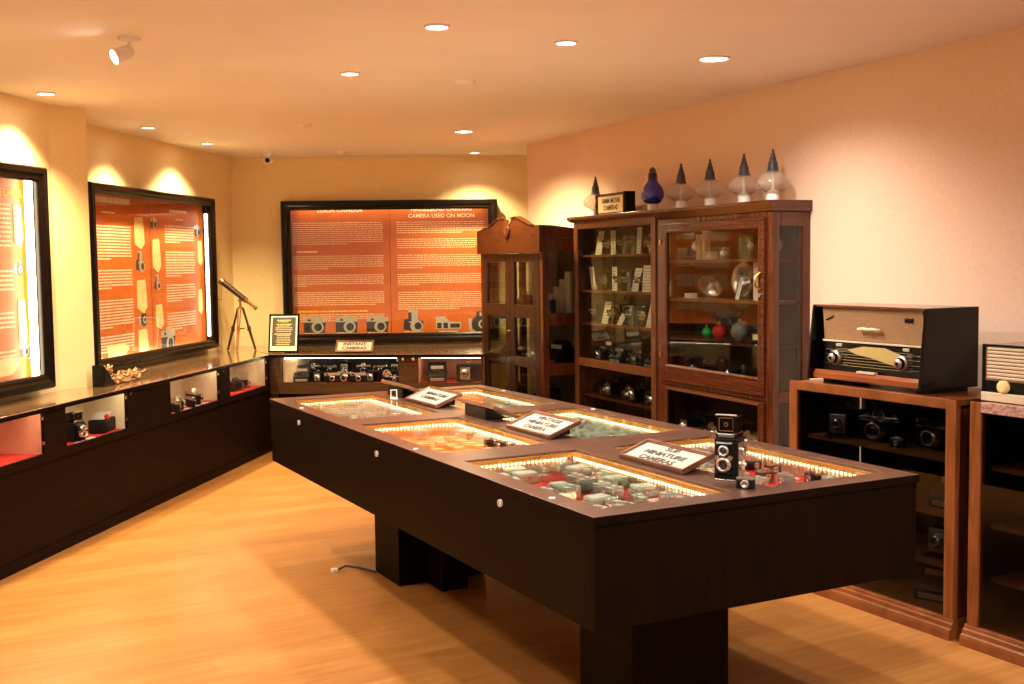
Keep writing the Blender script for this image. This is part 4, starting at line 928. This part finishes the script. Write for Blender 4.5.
def reflector(label, frm, x, y, z, r, yaw, pitch=-.6):
    t = thing('flash_reflector', label, 'flash reflector', frm.p(x, y, z+r*.98), frm.a+yaw)
    MB().lathe([(r*.16, .05), (r*.5, .035), (r*.82, .008), (r, -.02), (r*1.02, -.018), (r*.84, .014), (r*.5, .042), (r*.16, .058)], axis='y', n=28, cap=False).rot(pitch, 'x').build('dish', M_CHROME, t)
    MB().ring((0, .01, 0), (0, -.03, 0), .012, .014, 12).rot(pitch, 'x').build('bulb', M_CERAM, t)
    MB().tube([(0, .05, 0), (0, .055, -r*.6), (0, .04, -r*.96)], .006).build('stem', M_GREYM, t)
    return t
def carton(label, frm, x, y, z, w_, d_, h_, m_, yaw=0, name='camera_carton'):
    t = thing(name, label, 'box', frm.p(x, y, z), frm.a+yaw)
    MB().box(-w_/2, w_/2, -d_/2, d_/2, 0, h_*.82).build('box', m_, t, .002)
    MB().box(-w_/2-.001, w_/2+.001, -d_/2-.001, d_/2+.001, h_*.82, h_).build('lid', m_, t, .002)
    MB().box(-w_/2*.6, w_/2*.6, -d_/2-.0015, -d_/2, h_*.25, h_*.6).build('printed_label', M_TAG, t)
    return t
M_PKC = mat('pink_cream_card', (.62, .40, .30), .6); M_IVC = mat('ivory_card', (.82, .76, .66), .6)
reflector('silver flash reflector at the left of the door cabinet\'s top shelf', FT, 1.53, .13, T2S[0], .07, .2)
carton('pinkish upright box on the door cabinet\'s top shelf beside the reflector', FT, 1.62, .10, T2S[0], .05, .04, .155, M_PKC)
carton('tall narrow pinkish box on the door cabinet\'s top shelf', FT, 1.68, .10, T2S[0], .03, .04, .19, M_PKC)
carton('low pinkish box on the door cabinet\'s top shelf', FT, 1.755, .09, T2S[0], .07, .05, .05, M_PKC)
reflector('small white flash lamp in the middle of the door cabinet\'s top shelf', FT, 1.89, .10, T2S[0], .035, 0, -.2)
reflector('large tilted flash reflector on the door cabinet\'s top shelf', FT, 2.12, .13, T2S[0], .085, -.5, .5)
reflector('oval looking flash reflector at the right of the door cabinet\'s top shelf', FT, 2.29, .13, T2S[0], .075, .9)
reflector('round flash reflector at the back of the door cabinet\'s second shelf', FT, 1.99, .17, T2S[1]+.02, .10, .1, -.1)
reflector('fan shaped flash reflector at the left of the door cabinet\'s second shelf', FT, 1.70, .12, T2S[1], .08, .5, .6)
carton('small white box at the far left of the door cabinet\'s second shelf', FT, 1.52, .09, T2S[1], .07, .05, .03, M_IVC)
t2 = thing('mirror_frame', 'tilted square white rimmed mirror on the door cabinet\'s second shelf', 'mirror', FT.p(2.03, .085, T2S[1]+.003), FT.a-.5)
MB().frame(-.055, .055, 0, .13, .018, -.006, .004).rot(-.25, 'x').build('rim', M_WHITE, t2); MB().box(-.04, .04, -.001, .001, .015, .115).rot(-.25, 'x').build('glass', M_LENS, t2)
MB().prism([(.004, 0), (.045, 0), (.02, .07)], -.004, .004, 'x').build('stand', M_GREYM, t2)
carton('tall ivory box at the right of the door cabinet\'s second shelf', FT, 2.26, .12, T2S[1], .13, .08, .22, M_IVC, -.1)
def glass_ball(label, x, r, m_, name='glass_bulb'):
    t = thing(name, label, 'bulb', FT.p(x, .12, T2S[2]), FT.a)
    MB().lathe([(.0001, 0), (r*.4, 0), (r*.5, .012), (r*.9, r*.5), (r, r), (r*.85, r*1.55), (r*.4, r*1.9), (.0001, r*1.95)]).build('globe', m_, t)
    MB().ring((0, 0, r*1.9), (0, 0, r*1.9+.02), r*.3, n=14).build('cap', M_BRASS, t)
glass_ball('green glass ball on the door cabinet\'s third shelf', 1.66, .035, mat('green_glass', (.01, .35, .06), .08, coat=1))
glass_ball('red glass ball on the door cabinet\'s third shelf', 1.80, .048, mat('red_glass', (.55, .015, .008), .08, coat=1))
glass_ball('large grey glass ball on the door cabinet\'s third shelf', 2.02, .062, mat('grey_glass', (.16, .15, .15), .1, coat=1))
carton('dark case at the right of the door cabinet\'s third shelf', FT, 2.24, .12, T2S[2], .14, .08, .09, M_BLACK)
for k in range(7): put([P_SLR, P_FOLD, P_RNG][k % 3], FT, 1.50+.135*k, .12, .832, random.uniform(-.6, .6), f'dark {["chrome topped", "bellows", "silver topped"][k % 3]} camera at the bottom behind the door cabinet\'s glass door', f'{["chrome topped", "bellows", "silver topped"][k % 3]} cameras at the bottom of the door cabinet', 1.1)
for k in range(5): put([P_FOLD, P_SLR][k % 2], FT, 1.55+.19*k, .12, T2S[3], 0, f'dark {["bellows", "chrome topped"][k % 2]} camera behind the door cabinet\'s lower door', f'{["bellows", "chrome topped"][k % 2]} cameras behind the lower door', 1.2)

# ---- big glass lamps on the cabinets
def big_bulb(x, label, blue=False, tall=.30, sc=1):
    t = thing('large_lamp_bulb', label, 'lamp bulb', FT.p(x, .12, 1.9225 if x > 1.25 else 1.9255), FT.a)
    MB().lathe([(.0001, 0), (.040, 0), (.038, .01), (.033, .058), (.0001, .06)]).build('ceramic_neck', M_CERAM, t)
    if blue:
        MB().lathe([(.03, .050), (.055, .06), (.076, .095), (.078, .125), (.066, .16), (.038, .195), (.029, .215), (.029, .25)], n=32).build('glass_globe', M_BLUE, t)
        MB().lathe([(.029, .25), (.029, .255), (.022, .262), (.022, .28), (.012, .29), (.0001, .30)]).build('screw_cap', M_GREYM, t)
        MB().lathe([(.030, .215), (.032, .218), (.032, .225), (.030, .228), (.032, .235), (.030, .24), (.030, .25)], cap=False).build('collar', mat('deep_blue_enamel', (.01, .015, .12), .2), t)
    else:
        MB().lathe([(.03, .050), (.05, .058), (.085, .08), (.094, .10), (.090, .118), (.074, .138), (.058, .152), (.044, .163), (.036, .168)], n=32, cap=False).build('glass_globe', M_BULB, t)
        MB().lathe([(.036, .160), (.036, .172), (.031, .174), (.031, .176), (.025, .222), (.025, .224), (.019, .225), (.019, .227), (.018, .246), (.018, .247), (.013, .248), (.013, .25), (.012, .268), (.007, .27), (.007, .288), (.0001, .295)], cap=True).build('screw_cap', M_GREYM, t)
        MB().lathe([(.006, .055), (.012, .07), (.006, .09), (.010, .11), (.004, .13), (.004, .17)], n=10).build('inner_stem', M_CERAM, t)
    return t
big_bulb(.175, 'large clear glass lamp bulb with black cap, leftmost, behind the small sign')
big_bulb(1.0, 'large cobalt blue glass lamp bulb on the tall cabinets', True)
big_bulb(1.357, 'large clear glass lamp bulb just right of the blue one')
big_bulb(1.692, 'large clear glass lamp bulb third from the right on the tall cabinets')
big_bulb(2.05, 'large clear glass lamp bulb second from the right on the tall cabinets')
big_bulb(2.33, 'large clear glass lamp bulb at the right end of the tall cabinets')
t = thing('framed_sign', 'small wooden framed sign reading 16MM MOVIE CAMERAS on top of the cine cabinet', 'sign', FT.p(.46, .10, 1.9255), FT.a)
MB().frame(-.215, .215, 0, .155, .022, -.02, .01).build('frame', M_MAHH, t)
MB().box(.19, .235, -.015, .06, 0, .157).build('side_block', M_BLKG, t)
pg = MB().box(-.195, .195, -.008, .006, .018, .138).build('paper', mat('golden_paper', (.80, .55, .26), .6), t)
text('16MM MOVIE', .048, pg, M_INK, (0, -.0088, .10), bold=.0012); text('CAMERAS', .048, pg, M_INK, (0, -.0088, .052), bold=.0012)

# ================================================================ RADIO CABINETS
def radio_cabinet(xa, xb, zt_, label, topm):
    t = thing('glass_cabinet', label, 'cabinet', FC.p(0, 0, 0), FC.a); D = .44
    MB().box(xa+.001, xa+.03, .03, D, .085, zt_-.04).build('side_panel', M_DARKIN, t)
    MB().box(xa, xa+.052, 0, .03, .085, zt_).build('side_post', M_OAKV, t, .002)
    MB().box(xb-.052, xb, 0, .03, .085, zt_).build('side_post', M_OAKV, t, .002)
    MB().box(xb-.03, xb-.001, .03, D, .085, zt_-.04).build('side_panel', M_MAH, t)
    MB().box(xa, xb, 0.001, .03, zt_-.042, zt_).box(xa+.052, xb-.0, .03, D, zt_-.025, zt_).build('top_board', topm, t, .002)
    q = MB().box(xa+.01, xb-.01, .01, D, 0, .03)
    q.prism([(-.03, 0), (D, 0), (D, .085), (.0, .085), (-.004, .068), (-.012, .066), (-.014, .048), (-.024, .044), (-.028, .03)], xa-.012, xb+.004, 'x')
    q.build('plinth', M_OAK, t, .002)
    MB().box(xa+.052, xb-.031, D-.012, D-.002, .085, zt_-.03).build('back_panel', M_DARKIN, t)
    for zz in (.745, .505, .285): MB().box(xa+.053, xb-.032, .07, D-.013, zz-.018, zz).build('shelf', M_OAK, t)
    MB().box(xa+.053, xb-.053, .010, .0125, .09, zt_-.045).build('front_glass', M_GLASSD, t)
    return t
radio_cabinet(0, 1.0, 1.008, 'low oak glass cabinet under the large valve radio', M_OAK)
radio_cabinet(1.07, 2.07, 1.012, 'low oak glass cabinet at the right edge under the small radio', M_GRAN)
for x, y, z, pr, yaw, lab, sc in [(.20, .18, .745, P_FOLD, .4, 'black bellows camera at the left of the large radio\'s cabinet, top shelf', 1.2), (.40, .20, .745, P_SLR, .3, 'black camera with round lens on the top shelf of the large radio\'s cabinet', 1.5),
        (.72, .22, .745, P_RNG, .0, 'silver fronted camera on the top shelf of the large radio\'s cabinet', 1.8), (.58, .12, .745, P_MC, .2, 'tiny camera at the front of the top shelf of the large radio\'s cabinet', 1.3),
        (.82, .22, .505, P_INST, .1, 'dark camera at the right of the large radio\'s cabinet, second shelf', 1.0), (.80, .24, .285, P_FOLD, .1, 'black folding camera on the third shelf of the large radio\'s cabinet', 1.4),
        (.75, .2, .086, P_INST, .3, 'pale marked camera on the floor of the large radio\'s cabinet', 1.0),
        (1.30, .22, .745, P_TLR, .2, 'black camera with bright round lens on the right edge cabinet\'s top shelf', (1.5, 1.3, 1.0)), (1.42, .24, .285, P_FOLD, .2, 'black bellows camera on the right edge cabinet\'s low shelf', 1.7), (1.30, .22, .505, P_SLR, .2, 'dark camera on the right edge cabinet\'s middle shelf', 1.2),
        (1.35, .2, .086, P_INST, .2, 'black camera on the floor of the right edge cabinet', 1.2)]:
    put(pr, FC, x, y, z, yaw, lab, None, sc)

# ---- large radio
t = thing('valve_radio', 'large old valve radio with black sides on the oak cabinet', 'radio', FC.p(.475, .05, 1.0085), FC.a)
Wd, Dp, Hh = .345, .30, .372
prof = [(-.02, .015), (Dp, .015), (Dp, Hh), (.012, Hh), (.0, Hh-.03)]
MB().prism([(.01, .02), (Dp-.01, .02), (Dp-.01, Hh-.012), (.03, Hh-.012), (.018, .25)], -Wd+.04, Wd-.04, 'x').build('body', M_BLKG, t)
for sx in (-1, 1):
    MB().prism([(-.062, .018), (Dp, .018), (Dp, Hh), (-.024, Hh), (-.045, .2)], sx*Wd-(.014 if sx > 0 else -.0), sx*Wd+(.0 if sx > 0 else .014), 'x').build('side_cheek', M_BLKG, t, .004)
    MB().box(sx*(Wd-.06)-.03, sx*(Wd-.06)+.03, .02, Dp-.03, 0, .02).build('foot', M_BLACK, t)
MB().prism([(-.020, Hh-.01), (-.018, Hh), (Dp-.02, Hh), (Dp-.02, Hh-.012)], -Wd+.015, Wd-.015, 'x').build('lid', M_MAHH, t, .002)
MB().prism([(-.035, .025), (.012, .02), (.012, .062), (-.022, .066), (-.034, .05)], -Wd+.015, Wd-.015, 'x').build('lower_rail', wood('orange_polished_wood', (.16, .035, .010), (.26, .07, .018), .25), t, .003)
MB().prism([(.012, .21), (.02, .21), (.006, Hh-.012), (.0, Hh-.012)], -Wd+.045, Wd-.045, 'x').build('speaker_cloth', M_CLOTH, t)
MB().box(-Wd+.045, Wd-.045, .000, .012, .20, .208).build('trim_strip', M_IVORY, t)
MB().box(-Wd+.045, Wd-.045, .010, .014, .068, .198).build('dial_glass', M_BLKG, t)
MB().prism([(-.15, .165), (-.05, .185), (.08, .185), (.17, .16), (.19, .105), (.1, .115), (0, .135), (-.1, .148)], .0085, .010, 'y').build('gilt_dial', M_DIALG, t)
b = MB()
for k in range(7): b.box(-.26 if k % 2 else -.22, .24, .0075, .0085, .09+.013*k, .0912+.013*k)
b.build('dial_lines', M_DIALG, t)
b = MB()
for k in range(4): b.box(-.29+.002*k, -.15, .0075, .0085, .095+.022*k, .0965+.022*k).box(.21, .29, .0075, .0085, .095+.022*k, .0965+.022*k)
b.build('band_marks', M_STEEL, t)
for kx, kz in ((-.215, .125), (.19, .125)):
    kb = MB().lathe([(.034, .008), (.034, -.006), (.030, -.010), (.024, -.010), (.022, -.03), (.018, -.034), (.0001, -.034)], (kx, 0, kz), 28, 'y').build('tuning_knob', M_STEEL, t)
    MB().lathe([(.020, -.0305), (.026, -.022), (.026, -.012)], (kx, 0, kz), 28, 'y', cap=False).build('knob_ring', M_BLKG, kb)
    MB().lathe([(.0001, -.0352), (.009, -.0350), (.009, -.034)], (kx, 0, kz), 16, 'y', cap=False).build('knob_cap', M_BLKG, kb)
b = MB()
for k in range(7): b.box(-.055+.016*k, -.042+.016*k, -.030, -.006, .064, .074)
b.build('push_buttons', M_IVORY, t, .002)
MB().tube([(-.06, -.006, .265), (-.055, -.018, .265), (-.03, -.014, .268), (0, -.018, .265), (.03, -.014, .268), (.055, -.018, .265), (.06, -.006, .265)], .008).build('script_badge', M_IVORY, t)
for x_ in (-.2, .205): MB().box(x_-.018, x_+.018, .004, .011, .178, .192).build('indicator', M_SILV, t, .002)
MB().box(.20, .25, -.002, .005, .305, .325).build('magic_eye', M_BLKG, t, .003)
MB().tube([(-.28, .001, .30), (-.23, .0, .32)], .003).build('emblem', M_BLKG, t)
# ---- small radio
t = thing('portable_radio', 'small cream fronted radio at the right edge of the picture', 'radio', FC.p(1.44, .05, 1.0125), FC.a)
Wd, Hh, Dp = .345, .232, .2
MB().box(-Wd, Wd, 0, Dp, .0, Hh).build('body', M_MAHH, t, .012)
MB().frame(-Wd-.002, Wd+.002, 0, Hh+.002, .012, -.012, .004).build('rim', M_BLKG, t)
b = MB()
for k in range(9): b.box(-Wd+.02, Wd-.02, -.008, -.0005, .095+.0145*k, .105+.0145*k)
b.build('grille_slats', M_IVORY, t, .002)
MB().box(-Wd+.012, Wd-.012, -.004, -.0003, .05, Hh-.012).build('grille_cloth', M_CLOTH, t)
MB().box(-Wd+.012, Wd-.012, -.009, -.0045, .042, .088).build('dial_panel', M_BLKG, t)
MB().box(-Wd+.0, Wd-.0, -.018, -.006, .004, .040).build('lower_band', M_IVORY, t, .003)
for x_ in (-.24, .24): MB().lathe([(.026, -.009), (.026, -.022), (.018, -.028), (.012, -.028), (.0001, -.028)], (x_, 0, .066), 24, 'y').build('tuning_knob', M_TAG, t)
MB().box(-.12, -.02, -.012, -.009, .05, .06).box(.0, .1, -.012, -.009, .05, .06).build('dial_marks', M_CHROME, t)
# prototypes that were never placed are removed
for pr in (P_SLR, P_RNG, P_FOLD, P_CINE, P_CINES, P_INST, P_TLR, P_MA, P_MB_, P_MC, P_CASE, P_CARD, P_FILM):
    if pr.name not in USED:
        for c in kids(pr):
            for g_ in kids(c): bpy.data.objects.remove(g_)
            bpy.data.objects.remove(c)
        bpy.data.objects.remove(pr)
